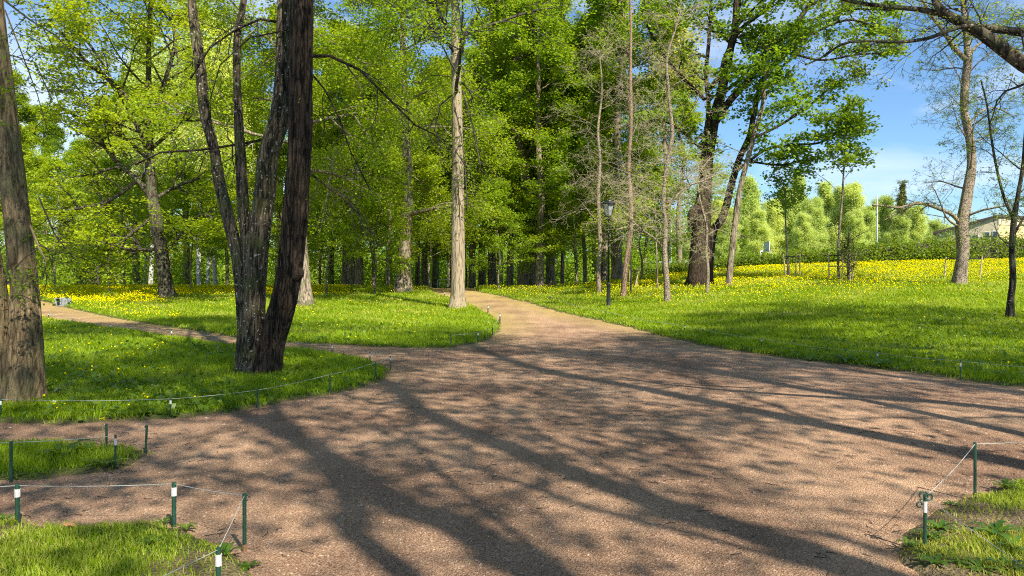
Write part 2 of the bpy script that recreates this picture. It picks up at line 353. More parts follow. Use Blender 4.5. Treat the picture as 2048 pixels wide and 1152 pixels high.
bwv = N(t, 'ShaderNodeRGBToBW'); L(vo.outputs['Color'], bwv.inputs[0]); L(mB.outputs[0], mV.inputs[1]); L(bwv.outputs[0], mV.inputs[2])
hsV = N(t, 'ShaderNodeHueSaturation'); hsV.inputs['Saturation'].default_value = .92; L(mV.outputs[0], hsV.inputs['Color'])
spk = N(t, 'ShaderNodeValToRGB'); spk.color_ramp.elements[0].position = .075; spk.color_ramp.elements[1].position = .1; spk.color_ramp.elements[0].color = (.8, .8, .8, 1); spk.color_ramp.elements[1].color = (0, 0, 0, 1)
L(vs2.outputs['Distance'], spk.inputs['Fac']); mS = N(t, 'ShaderNodeMixRGB'); mS.inputs[2].default_value = (.52, .38, .26, 1); L(spk.outputs[0], mS.inputs['Fac']); L(hsV.outputs[0], mS.inputs[1])
mpw = N(t, 'ShaderNodeMapping'); mpw.inputs['Rotation'].default_value = (0, 0, .45); mpw.inputs['Scale'].default_value = (1.5, .22, 1); nW = N(t, 'ShaderNodeTexNoise'); nW.inputs['Scale'].default_value = 1.6; nW.inputs['Detail'].default_value = 5
L(c.outputs['Object'], mpw.inputs[0]); L(mpw.outputs[0], nW.inputs['Vector']); rW = N(t, 'ShaderNodeValToRGB'); rW.color_ramp.elements[0].position = .36; rW.color_ramp.elements[1].position = .62; rW.color_ramp.elements[0].color = (.78, .77, .77, 1); rW.color_ramp.elements[1].color = (1.06, 1.05, 1.04, 1)
mW = N(t, 'ShaderNodeMixRGB', blend_type='MULTIPLY'); mW.inputs['Fac'].default_value = 1; L(nW.outputs['Fac'], rW.inputs['Fac']); L(mS.outputs[0], mW.inputs[1]); L(rW.outputs[0], mW.inputs[2]); mS = mW
# pollen-yellow, mossy dust along the shaded rims and the far stretch
at = N(t, 'ShaderNodeAttribute', attribute_name='edge'); mE = N(t, 'ShaderNodeMixRGB'); mE.inputs[2].default_value = (.40, .30, .10, 1)
nE = N(t, 'ShaderNodeMath', operation='MULTIPLY'); L(at.outputs['Fac'], nE.inputs[0]); L(nA.outputs['Fac'], nE.inputs[1]); L(nE.outputs[0], mE.inputs['Fac']); L(mS.outputs[0], mE.inputs[1])
L(mE.outputs[0], b.inputs['Base Color']); b.inputs['Roughness'].default_value = .95; b.inputs['Specular IOR Level'].default_value = .15
bp = N(t, 'ShaderNodeBump'); bp.inputs['Distance'].default_value = .012; bp.inputs['Strength'].default_value = 1
ad = N(t, 'ShaderNodeMath', operation='ADD'); L(nB.outputs['Fac'], ad.inputs[0]); L(vo.outputs['Distance'], ad.inputs[1]); L(ad.outputs[0], bp.inputs['Height']); L(bp.outputs[0], b.inputs['Normal'])
# lawn soil
m, t, b = newmat('lawn turf'); M['turf'] = m; L = t.links.new
c = N(t, 'ShaderNodeTexCoord')
nA = N(t, 'ShaderNodeTexNoise'); nA.inputs['Scale'].default_value = 1.1; nA.inputs['Detail'].default_value = 7; L(c.outputs['Object'], nA.inputs['Vector'])
nB = N(t, 'ShaderNodeTexNoise'); nB.inputs['Scale'].default_value = 45; nB.inputs['Detail'].default_value = 4; L(c.outputs['Object'], nB.inputs['Vector'])
r1 = N(t, 'ShaderNodeValToRGB'); e = r1.color_ramp.elements; e[0].position = .3; e[0].color = (.035, .075, .010, 1); e[1].position = .7; e[1].color = (.085, .135, .014, 1)
L(nA.outputs['Fac'], r1.inputs['Fac']); at = N(t, 'ShaderNodeAttribute', attribute_name='bare'); mE = N(t, 'ShaderNodeMixRGB'); mE.inputs[2].default_value = (.20, .14, .09, 1)
L(at.outputs['Fac'], mE.inputs['Fac']); L(r1.outputs[0], mE.inputs[1])
mB = N(t, 'ShaderNodeMixRGB', blend_type='OVERLAY'); mB.inputs['Fac'].default_value = .8; L(mE.outputs[0], mB.inputs[1]); L(nB.outputs['Fac'], mB.inputs[2]); L(mB.outputs[0], b.inputs['Base Color'])
b.inputs['Roughness'].default_value = 1; b.inputs['Specular IOR Level'].default_value = .1
bp = N(t, 'ShaderNodeBump'); bp.inputs['Distance'].default_value = .05; L(nB.outputs['Fac'], bp.inputs['Height']); L(bp.outputs[0], b.inputs['Normal'])

# ------------------------------------------------------------------ ground sheets
def pnoise(X, Y, s): return (np.sin(X * s + 1.3 * np.sin(Y * s * .7)) + np.sin(Y * s * 1.3 + 2 * np.sin(X * s * .6 + 1)) + np.sin((X + Y) * s * 2.1)) / 6 + .5
def bare_fn(X, Y):
    """bare earth: worn patch in the bottom right corner, worn spots on the right lawn, lawn rims"""
    b = np.exp(-(((X - 3.15) / .75) ** 2 + ((Y - 4.72) / .28) ** 2) ** 2)
    for px, py, sx_, sy_ in ((1590, 630, 1.2, .5), (1440, 643, .8, .3), (500, 752, .9, .5)):
        g = G(px, py); b = np.maximum(b, .8 * np.exp(-(((X - g.x) / sx_) ** 2 + ((Y - g.y) / sy_) ** 2)))
    nn_ = pnoise(X, Y, 3.1) * .6 + pnoise(X + 5, Y + 2, 7.7) * .4
    b = np.maximum(b, np.clip((nn_ - .56) * 6, 0, .8) * (Y < 5.6) * (X < 0)); b = np.maximum(b, np.clip((nn_ - .54) * 6, 0, .85) * (Y < 5.9) * (X > 1.5))
    return b
bare = np.maximum(bare_fn(GX, GY), np.clip(1 - SD / .10, 0, 1) * (SD > -1))
edge = np.clip(np.clip(1.0 + SD / np.interp(GY, [5, 20, 40], [.35, 1.4, 1.8]), 0, 1) * np.interp(GY, [8, 16, 24, 40], [0, .5, 1.3, 1.4]) + np.interp(GY, [18, 30, 42], [0, .25, .75]), 0, 1.5)
sheet('lawn', GZ + np.clip(SD, -.15, .10) * .4, lambda s: (s > -.2).any(1), M['turf'], {'bare': bare})
sheet('gravel_path', GZ, lambda s: (s < .2).any(1), M['gravel'], {'edge': edge})

# ------------------------------------------------------------------ trees
class PP: pass
def params(**k):
    p = PP(); p.seg = [8, 6, 5, 4]; p.wob = [.10, .18, .25, .3]; p.trop = [.03, .02, .0, -.02]; p.nch = [7, 5, 4, 0]
    p.ang = [50, 48, 45]; p.lr = [.55, .5, .5]; p.maxl = 2; p.leaflvl = 1; p.rmin = .008; p.per = 8; p.size = .13; p.spread = .35; p.flat = .55; p.t0 = .25; p.upn = 1.0; p.rk = .6
    for a, b_ in k.items(): setattr(p, a, b_)
    return p
def rvec(rn, s=1.0): return Vector((rn.gauss(0, s), rn.gauss(0, s), rn.gauss(0, s)))
class Tree:
    def __init__(s, seed): s.rn = random.Random(seed); s.rs = np.random.RandomState(seed); s.lines = {}; s.anch = []
    def add(s, pts, rad, lvl): s.lines.setdefault(lvl, []).append((pts, rad))
    def grow(s, p, d, Ln, r, lvl, P):
        rn = s.rn; n = P.seg[min(lvl, len(P.seg) - 1)]; pts = [p.copy()]; d = d.normalized()
        for i in range(n):
            d = (d + rvec(rn, P.wob[lvl]) + Vector((0, 0, P.trop[lvl]))).normalized(); p = p + d * (Ln / n); pts.append(p.copy())
        rad = [max(P.rmin * .7, r * (1 - .75 * i / n)) for i in range(n + 1)]
        s.add(pts, rad, lvl); s.after(pts, rad, Ln, lvl, P, P.t0)
    def after(s, pts, rad, Ln, lvl, P, t0):
        rn = s.rn; n = len(pts) - 1
        if lvl >= P.leaflvl:
            k = P.per if lvl < P.maxl else P.per
            for i in range(k):
                t = rn.uniform(.3, 1) * n; i0 = min(int(t), n - 1); s.anch.append((pts[i0].lerp(pts[i0 + 1], t - i0), P))
        if lvl < P.maxl:
            nc = P.nch[lvl]; az = rn.uniform(0, 6.28)
            for i in range(nc):
                t = (t0 + (1 - t0) * (i + rn.random()) / nc) * n; i0 = min(int(t), n - 1); q = pts[i0].lerp(pts[i0 + 1], t - i0)
                d = (pts[i0 + 1] - pts[i0]).normalized(); az += 2.4 + rn.uniform(-.4, .4)
                a = d.cross(Vector((0, 0, 1)));  a = a if a.length > .1 else Vector((1, 0, 0)); a.normalize(); b_ = d.cross(a)
                if lvl >= 1 and P.flat < 1: side = (a * math.copysign(1, math.cos(az)) + b_ * math.sin(az) * P.flat).normalized()
                else: side = a * math.cos(az) + b_ * math.sin(az)
                th = math.radians(P.ang[lvl] + rn.gauss(0, 10)); nd = d * math.cos(th) + side * math.sin(th)
                rr = rad[i0] + (rad[i0 + 1] - rad[i0]) * (t - i0)
                s.grow(q, nd, Ln * P.lr[lvl] * rn.uniform(.7, 1.25) * (1.15 - .5 * t / n), max(P.rmin, rr * (P.rk if lvl == 0 else .6)), lvl + 1, P)
    def stem(s, pts, rad, flare=0.0, sides=16, ridged=.04, fine=0):
        """a trunk or big limb, smoothly resampled, with its own uneven surface"""
        P = [Vector(p) for p in pts]; R = list(rad); out_p = []; out_r = []
        ext = [P[0] * 2 - P[1]] + P + [P[-1] * 2 - P[-2]]; er = [R[0]] + R + [R[-1]]
        for i in range(1, len(ext) - 2):
            seg = (ext[i + 1] - ext[i]).length; k = max(2, int(seg / (.045 if fine and P[i-1].z < 7.5 else max(.12, er[i] * .9))))
            k = min(k, 120)
            for j in range(k):
                t = j / k; t2, t3 = t * t, t * t * t
                out_p.append(.5 * ((2 * ext[i]) + (ext[i + 1] - ext[i - 1]) * t + (2 * ext[i - 1] - 5 * ext[i] + 4 * ext[i + 1] - ext[i + 2]) * t2 + (3 * ext[i] - ext[i - 1] - 3 * ext[i + 1] + ext[i + 2]) * t3))
                out_r.append(er[i] + (er[i + 1] - er[i]) * t)
        out_p.append(P[-1]); out_r.append(R[-1])
        if fine: sides = 110
        V, Q, T = tubes([(out_p, out_r)], sides); V = V.reshape(len(out_p), sides, 3)
        C0 = np.array([tuple(p) for p in out_p])[:, None, :]; h = (C0[:, :, 2] - C0[0, 0, 2]); th = np.arange(sides)[None, :] * 2 * math.pi / sides
        ph = s.rn.uniform(0, 6)
        k = 1 + ridged * (np.sin(3 * th + ph + h * .9) + .6 * np.sin(5 * th - ph - h * 1.7) + .5 * np.sin(7 * th + h * 3.1)) + (0 if fine else 1) * s.rs.normal(0, ridged * .35, V.shape[:2])
        if flare: k = k + flare * np.exp(-h / .38) * (1 + .5 * np.cos(5 * th + ph) + .35 * np.cos(3 * th + 2 * ph))
        gv = np.zeros(V.shape[:2])
        if fine:
            def lat(nt, hs):
                g = s.rs.uniform(-1, 1, (int(h.max() / hs) + 3, nt)); a = (th / (2 * math.pi) * nt + .35 * np.sin(h * 2.1 + th * 2)) % nt; b = np.clip((h - h.min()) / hs, 0, g.shape[0] - 1.001) + 0 * th
                a = a + 0 * b; a0 = a.astype(int) % nt; b0 = b.astype(int); fa, fb = a - np.floor(a), b - b0; fa = fa * fa * (3 - 2 * fa); fb = fb * fb * (3 - 2 * fb); a1 = (a0 + 1) % nt; b1 = np.minimum(b0 + 1, g.shape[0] - 1)
                return (g[b0, a0] * (1 - fa) + g[b0, a1] * fa) * (1 - fb) + (g[b1, a0] * (1 - fa) + g[b1, a1] * fa) * fb
            n1 = lat(20, .22) + .45 * lat(41, .11); rid = np.clip(np.abs(n1) * 3.2, 0, 1); gv = 1 - rid; n2 = lat(13, .3)
            amp = .011 * fine * np.clip(np.array(out_r)[:, None] / .2, .4, 1.3)
            k = k + (rid - .6) * amp / np.maximum(np.array(out_r)[:, None], .02) + n2 * .02
        s.gv = getattr(s, 'gv', []) + [gv.ravel()]
        V = C0 + (V - C0) * k[:, :, None]
        s.lines.setdefault('stem', []).append((V.reshape(-1, 3), Q, T))
        return out_p, out_r
    def limbs(s, pts, rad, n, z0, z1, Lf, P, ang=62, rk=.42, lvl=0, az0=None, azspan=None):
        """spawn level-0 boughs from a stem between heights z0 and z1"""
        c = [i for i in range(len(pts) - 1) if z0 <= pts[i].z <= z1]
        if not c: return
        az = s.rn.uniform(0, 6.28)
        for k in range(n):
            i = c[min(len(c) - 1, int((k + s.rn.random()) / n * len(c)))]; f = (pts[i].z - z0) / max(.1, z1 - z0)
            az += 2.4 + s.rn.uniform(-.5, .5); aa = az if az0 is None else az0 + s.rn.uniform(-azspan, azspan)
            th = math.radians(ang - 22 * f + s.rn.gauss(0, 7)); d = Vector((math.cos(aa) * math.sin(th), math.sin(aa) * math.sin(th), math.cos(th)))
            s.grow(pts[i].copy(), d, Lf(f) * s.rn.uniform(.8, 1.2), max(.02, rad[i] * rk), lvl, P)
    def build(s, name, loc, mb, mt, ml, P, label=None, cat='tree', group=None, trunk_lvls=(0,)):
        if mb.name.startswith('pale lime'): trunk_lvls = ()
        root = empty(name, loc); tag(root, label, cat, group)
        Vs, Qs, Ts, off = [], [], [], 0; gvs = list(getattr(s, 'gv', []))
        for V, Q, T in s.lines.get('stem', []): Vs.append(V); Qs.append(Q + off); Ts.append(T + off); off += len(V)
        for lv in trunk_lvls:
            if lv in s.lines:
                V, Q, T = tubes(s.lines[lv], 7); Vs.append(V); Qs.append(Q + off); Ts.append(T + off); off += len(V); gvs.append(np.zeros(len(V)))
        np_mesh('trunk', np.concatenate(Vs), [(np.concatenate(Qs), 0), (np.concatenate(Ts), 0)], [mb], {'groove': np.concatenate(gvs)}, parent=root, loc=loc)
        Vs, Qs, Ts, off = [], [], [], 0
        for lv, ls in s.lines.items():
            if lv == 'stem' or lv in trunk_lvls: continue
            V, Q, T = tubes(ls, 4 if lv <= 1 else 3, caps=False); Vs.append(V); Qs.append(Q + off); off += len(V)
        nb = off
        polys = [(np.concatenate(Qs), 0)] if Qs else []
        sm = [True] * len(polys)
        at = [np.zeros(nb)]
        if ml and s.anch:
            gr = {}
            for a, p_ in s.anch: gr.setdefault(id(p_), (p_, []))[1].append(tuple(a))
            for p_, aa in gr.values():
                LV, LQ, la = leaves(np.array(aa), p_.npa, p_.size, p_.spread, s.rs, p_.upn, p_.zsq)
                Vs.append(LV); polys.append((LQ + off, 1)); at.append(la); sm.append(False); off += len(LV)
        if Vs:
            np_mesh('crown', np.concatenate(Vs), polys, [mt, ml] if ml else [mt], {'rnd': np.concatenate(at)}, smooth=sm, parent=root, loc=loc)
        return root
def leaves(A, npa, size, spread, rs, upn=1.0, zsq=.5):
    n = len(A) * npa; c = np.repeat(A, npa, 0) + rs.normal(0, spread, (n, 3)) * np.array([1, 1, zsq])
    clump = np.repeat(rs.rand(len(A)), npa)
    nn = rs.normal(0, .55, (n, 3)) + np.array([0, 0, upn]); nn /= np.linalg.norm(nn, axis=1, keepdims=True)
    a = np.cross(nn, rs.normal(0, 1, (n, 3))); a /= np.linalg.norm(a, axis=1, keepdims=True) + 1e-9; b_ = np.cross(nn, a)
    s = size * rs.uniform(.6, 1.3, (n, 1))
    V = np.stack([c - a * s * .5, c + b_ * s * .42 - nn * s * .08 + a * s * .08, c + a * s * .55 - nn * s * .12, c - b_ * s * .42 - nn * s * .08 + a * s * .08], 1).reshape(-1, 3)
    Q = np.arange(n * 4).reshape(-1, 4)
    at = np.repeat(np.clip(.55 * clump + .45 * rs.rand(n) , 0, 1), 4)
    return V, Q, at
def LP(**k):
    p = params(); p.npa = 3; p.zsq = .5
    for a, b_ in k.items(): setattr(p, a, b_)
    return p
def spts(pix, Y, lean=0.0):
    """stem points from pixels at a given depth; lean = depth change per metre of height"""
    out_ = []; z0 = None
    for q in pix:
        p = P3(q[0], q[1], Y)
        if z0 is None: z0 = p.z
        y = Y + lean * (p.z - z0); out_.append(P3(q[0], q[1], y))
    return out_, [q[2] / 2 / F * Y for q in pix]
def sink(p): q = p.copy(); q.z = tz(q.x, q.y) - .12; return q
HT = {}
def hero(name, seed, base, stems, mb, mt, ml, P, label, group=None, Y=None, lean=0, top=None, nb=14, z0=5, Lf=None, flare=.45, ang=62, sides=16, extra=None, ridged=.04, ends=None, cat='tree', rk=.42, fine=0):
    g = G(*base) if Y is None else P3(base[0], base[1], Y)
    if Y is not None: g.z = tz(g.x, g.y)
    loc = Vector((g.x, g.y, tz(g.x, g.y))); T = Tree(seed); main = None
    for si, st in enumerate(stems):
        pts, rad = spts(st, g.y, lean if not isinstance(lean, (list, tuple)) else lean[si])
        if si == 0 or st[0][1] > 560: pts[0] = sink(pts[0])
        tp = top[si] if isinstance(top, (list, tuple)) else top
        if tp and pts[-1].z < tp:
            d = (pts[-1] - pts[-2]).normalized(); n = 3
            for k in range(n):
                d = (d + Vector((0, 0, .25)) + rvec(T.rn, .05)).normalized(); pts.append(pts[-1] + d * (tp - pts[-1].z) / (n - k) / max(.4, d.z)); rad.append(rad[-1] * .72)
        op, orr = T.stem(pts, rad, flare if (si == 0 or st[0][1] > 560) else 0, sides, ridged, fine)
        nbi = nb[si] if isinstance(nb, (list, tuple)) else nb
        zz = z0[si] if isinstance(z0, (list, tuple)) else z0
        if nbi: T.limbs(op, orr, nbi, zz, op[-1].z, Lf or (lambda f: 5.2 - 2.8 * f), P, ang, rk)
        if tp or ends: T.after(op[-6:], orr[-6:], 3.0, 0, P, .1)
    if extra: extra(T, g.y)
    return T.build(name, loc, mb, mt, ml, P, label, cat, group)

# ---- the trees that stand at the rim of the lawns
PM = LP(size=.15, npa=6, spread=.30, zsq=.35, per=7, nch=[8, 5, 0, 0], wob=[.12, .2, .25, .3])          # maple-like layered
PLm = LP(size=.115, npa=7, spread=.26, zsq=.9, per=8, nch=[9, 6, 0, 0], trop=[.0, -.06, -.1, -.1])
PBare = LP(rk=.5, size=.05, npa=1, per=1, maxl=3, leaflvl=3, nch=[7, 5, 3, 0], spread=.04, rmin=.0042, wob=[.16, .2, .22, .25], trop=[.0, -.01, -.02, -.02], ang=[55, 50, 48], lr=[.6, .55, .55], flat=.9, zsq=1)

# 1 left edge tree
def ex1(T, Y):
    for pix, w, yy in (([(8, 0), (60, 40), (110, 70), (150, 110)], 4, -1), ([(10, 20), (45, 110), (75, 190), (95, 260)], 3, -.6), ([(20, 110), (70, 125), (105, 200)], 3, -.3),
                   ([(60, 450), (80, 500), (92, 520), (85, 560)], 5, -.5), ([(78, 395), (110, 470), (150, 520)], 4, .4)):
        pts = [P3(a, b_, Y + yy) for a, b_ in pix]; r = [w / 2 / F * Y * (1 - .2 * i) for i in range(len(pts))]
        T.add(pts, r, 0); T.after(pts, r, 1.1, 0, LP(size=.04, npa=2, spread=.03, nch=[9, 5, 3, 0], maxl=2, leaflvl=1, per=3, lr=[.55, .5, .5], rmin=.003, wob=[.2, .25, .3, .3]), .1)
hero('broad_tree', 1, (46, 812), [[(46, 822, 84), (47, 760, 72), (48, 700, 64), (47, 576, 49), (28, 384, 46), (8, 200, 41), (-15, 0, 38), (-25, -120, 38)],
      [(16, 815, 46), (6, 700, 36), (-1, 600, 30), (-16, 500, 26), (-46, 380, 24), (-90, 200, 22)]],
     M['bark_beige'], M['twig_dark'], M['leaf'], LP(size=.07, npa=4, spread=.15, per=4, nch=[7, 4, 0, 0]), 'thick beige trunk with a darker second stem at the left edge of the photo',
     top=[13, 9], nb=[8, 5], z0=6, sides=30, fine=.35, flare=.12, extra=ex1, lean=[.02, -.05])

# 2 leaning pair of stems near the path
def ex2(T, Y):
    # cut stub and knots
    T.stem([P3(575, 560, Y), P3(592, 552, Y - .1), P3(598, 543, Y - .15), P3(599, 536, Y - .15)], [.12, .105, .085, .05], 0, 12)
    T.stem([P3(606, 160, Y), P3(618, 156, Y - .13), P3(622, 152, Y - .16)], [.10, .07, .04], 0, 10)
    T.stem([P3(600, 285, Y), P3(602, 286, Y - .20)], [.09, .045], 0, 10)
    for pix, w, yy in (([(620, 112), (660, 112), (720, 140), (780, 200), (830, 250), (868, 268), (900, 300)], 7, -.4), ([(625, 150), (650, 180), (680, 240), (700, 300), (740, 380)], 4, -.3),
                   ([(560, 270), (500, 285), (400, 300), (320, 305), (270, 330)], 6, .3), ([(560, 45), (520, 38), (470, 60), (420, 95), (380, 160)], 6, .3), ([(618, 345), (650, 370), (690, 400), (720, 430)], 4, -.2),
                   ([(575, 60), (500, 75), (440, 130), (420, 200), (425, 300)], 3, .1)):
        pts = [P3(a, b_, Y + yy) for a, b_ in pix]; r = [w / 2 / F * Y * (1 - .12 * i) for i in range(len(pts))]
        T.add(pts, r, 0); T.after(pts, r, 1.6, 0, LP(size=.05, npa=1, spread=.05, nch=[12, 4, 2, 0], maxl=2, leaflvl=1, per=1, lr=[.5, .55, .5], rmin=.003, wob=[.2, .25, .3, .3], trop=[0, -.12, -.12, -.1]), .2)
V2 = [[(506, 752, 60), (504, 700, 54), (505, 650, 52), (508, 576, 44), (517, 480, 42), (530, 384, 40), (536, 310, 40), (560, 230, 38), (566, 150, 32), (566, 60, 26), (567, 0, 24), (570, -80, 22)],
      [(527, 752, 50), (542, 690, 48), (556, 640, 50), (573, 576, 48), (586, 480, 48), (594, 384, 46), (601, 260, 45), (603, 150, 44), (604, 0, 43), (606, -120, 40)],
      [(500, 640, 30), (480, 545, 26), (460, 450, 24), (440, 370, 22), (428, 300, 20), (410, 230, 20), (402, 150, 22), (390, 60, 20), (383, 0, 18)],
      [(504, 610, 26), (495, 510, 23), (487, 420, 23), (482, 330, 22), (478, 250, 18), (474, 150, 14), (476, 60, 14), (488, 0, 12)]]
hero('forked_tree', 2, (518, 748), V2[:1] + V2[2:], M['bark_fork'], M['twig_dark'], M['leaf'], LP(size=.10, npa=3, spread=.25, per=5, nch=[8, 5, 0, 0]), 'dark mossy trunk with white lichen spots dividing into three stems on the left lawn',
     top=[15, 12, 12], nb=[9, 6, 6], z0=[7, 6.6, 6.8], sides=26, flare=.24, fine=1, lean=[.03, .12, .06])
hero('leaning_tree', 3, (532, 750), V2[1:2], M['bark_ridge'], M['twig_dark'], M['leaf'], LP(size=.10, npa=3, spread=.25, per=5, nch=[8, 5, 0, 0]), 'dark ridged trunk with a cut stub leaning right against the forked trunk',
     top=16, nb=9, z0=7, sides=28, fine=1.3, flare=.20, lean=-.03, extra=ex2)

# 3 maple on the far left lawn
def ex3(T, Y):
    P = LP(size=.14, npa=8, spread=.28, zsq=.25, per=6, nch=[10, 5, 0, 0], wob=[.14, .2, .25, .3], upn=1.3)
    for pix, w in (([(303, 395), (275, 360), (240, 330), (210, 295), (195, 270), (150, 230), (110, 210)], 12), ([(300, 340), (290, 290), (275, 255), (262, 230)], 10), ([(318, 498), (290, 500), (262, 500), (245, 492)], 8),
                   ([(310, 430), (260, 470), (225, 495), (205, 480), (160, 500)], 7), ([(325, 520), (360, 470), (400, 430), (430, 437)], 6), ([(298, 250), (240, 180), (170, 120), (120, 60)], 9), ([(298, 250), (330, 160), (350, 80), (330, 0)], 9), ([(300, 300), (370, 240), (430, 200), (470, 190)], 8),
                   ([(305, 400), (360, 370), (420, 350)], 7), ([(300, 340), (220, 400), (140, 420), (90, 430)], 8), ([(262, 230), (180, 90), (90, 10)], 6)):
        yy = T.rn.uniform(-3, 3); n = len(pix)
        pts = [P3(a, b_, Y + yy * i / n) for i, (a, b_) in enumerate(pix)]; r = [w / 2 / F * Y * (1 - .11 * i) for i in range(n)]
        op, orr = T.stem(pts, r, 0, 8); T.after(op, orr, 5.0, 0, P, .25)
hero('maple_tree', 4, (337, 599), [[(337, 602, 30), (330, 560, 26), (322, 500, 24), (312, 440, 24), (304, 390, 20), (300, 330, 18), (298, 250, 14)]], M['bark_dark'], M['twig_dark'], M['leaf_yellow'],
     LP(size=.14, npa=7, spread=.28, zsq=.25, per=6, nch=[8, 5, 0, 0], upn=1.3), 'spreading maple with leaning trunk and layered yellow green leaves on the left lawn', top=17, nb=11, z0=7, Lf=lambda f: 6 - 3 * f, flare=.5, extra=ex3, sides=14)
# 6 grey trunk behind the leaning pair
hero('lime_tree', 6, (608, 613), [[(608, 617, 36), (606, 560, 30), (603, 500, 25), (600, 400, 22), (604, 300, 20), (612, 150, 18), (622, 0, 14)]], M['bark_grey'], M['twig'], M['leaf'],
     PLm, 'stout grey trunk with flared foot seen just behind the leaning dark trunk', top=22, nb=22, z0=5.5, ang=80, flare=.5)
# 8 big trunk right of it
hero('lime_tree', 8, (808, 578), [[(806, 582, 36), (808, 540, 27), (810, 470, 25), (813, 420, 24), (815, 380, 20), (812, 250, 15), (806, 100, 12), (806, 0, 10)]], M['bark_grey'], M['twig'], M['leaf'],
     PLm, 'stout grey trunk on the crest of the middle lawn, left of the pale trunk', top=23, nb=24, z0=4.6, ang=82, flare=.5, Y=41)
# 9 pale trunk beside path
def ex9(T, Y):
    for pix, w in (([(903, 70), (880, 30), (868, -10)], 7), ([(918, 120), (935, 60), (960, 20)], 6), ([(905, 190), (880, 210), (870, 260), (880, 300)], 3), ([(925, 180), (945, 250), (960, 330)], 3), ([(910, 300), (930, 330), (935, 420)], 2.5)):
        pts = [P3(a, b_, Y - .8) for a, b_ in pix]; r = [w / 2 / F * Y] * len(pts)
        T.add(pts, r, 0); T.after(pts, r, 3, 0, LP(size=.09, npa=2, spread=.15, nch=[7, 5, 3, 0], per=3, trop=[0, -.1, -.15, -.1], rmin=.006), .1)
hero('pale_tree', 9, (914, 619), [[(914, 622, 34), (915, 590, 28), (916, 500, 27), (916, 384, 25), (915, 280, 22), (913, 180, 20), (911, 90, 18), (910, 0, 14)]], M['bark_pale'], M['twig_dark'], M['leaf'],
     LP(size=.11, npa=4, spread=.32, zsq=.9, per=6, nch=[8, 5, 0, 0], trop=[-.02, -.1, -.1, -.1]), 'straight pale barked trunk standing alone beside the curving path', top=21, nb=20, z0=8.4, ang=78, flare=.3, sides=20, extra=ex9, ridged=.02)
# 11 thin bare trees right of the lamp
def thin(seed, base, st, mb, label, zb=2.6, nb=12, top=None, Lf=None, mt='twig_pale', sides=10, P=None, ang=72, name='thin_tree', ml='leaf', Y=None, grp=None, rk=.24):
    return hero(name, seed, base, [st] if not isinstance(st[0], list) else st, M[mb], M[mt], M[ml] if ml else None, P or PBare, label, top=top, nb=nb, z0=zb, Lf=Lf or (lambda f: 3.2 - 1.6 * f), ang=ang, flare=.15, sides=sides, ridged=.05, Y=Y, ends=True, group=grp, rk=rk)
thin(21, (1199, 589), [(1199, 591, 10), (1197, 540, 9), (1200, 490, 8), (1198, 430, 8), (1197, 380, 7), (1200, 320, 6), (1196, 260, 5), (1204, 180, 4), (1198, 100, 3)], 'bark_speck', 'slender pale bare tree just left of the black lamp post', ang=70)
thin(22, (1246, 595), [(1246, 598, 12), (1250, 545, 11), (1256, 500, 10), (1262, 450, 9), (1261, 390, 9), (1257, 340, 8), (1262, 250, 7), (1261, 150, 6), (1262, 60, 5), (1260, 0, 4)], 'bark_red', 'slender reddish bare tree curving just right of the black lamp post', zb=3.5, top=16, ang=68)
thin(23, (1335, 608), [[(1335, 610, 14), (1333, 560, 12), (1329, 500, 11), (1331, 450, 9), (1327, 405, 8), (1332, 340, 8), (1344, 270, 8), (1338, 190, 6), (1334, 120, 5), (1350, 60, 4), (1362, 20, 3)],
     [(1326, 495, 5), (1310, 478, 4.5), (1285, 460, 4), (1262, 440, 3)], [(1333, 420, 5), (1350, 395, 4.5), (1380, 370, 4), (1410, 362, 3)]], 'bark_speck', 'winding speckled grey tree with bare twigs between lamp post and big dark maple', nb=[16, 5, 5], zb=[3.2, 1, 1])
thin(24, (1414, 590), [(1414, 594, 7), (1416, 540, 6.5), (1412, 500, 6), (1414, 460, 5), (1408, 430, 4.5), (1400, 400, 3), (1396, 370, 2)], 'bark_speck', 'crooked thin sapling in front of the big dark maple trunk', zb=2.3, nb=9, Lf=lambda f: 1.5 - .5 * f)
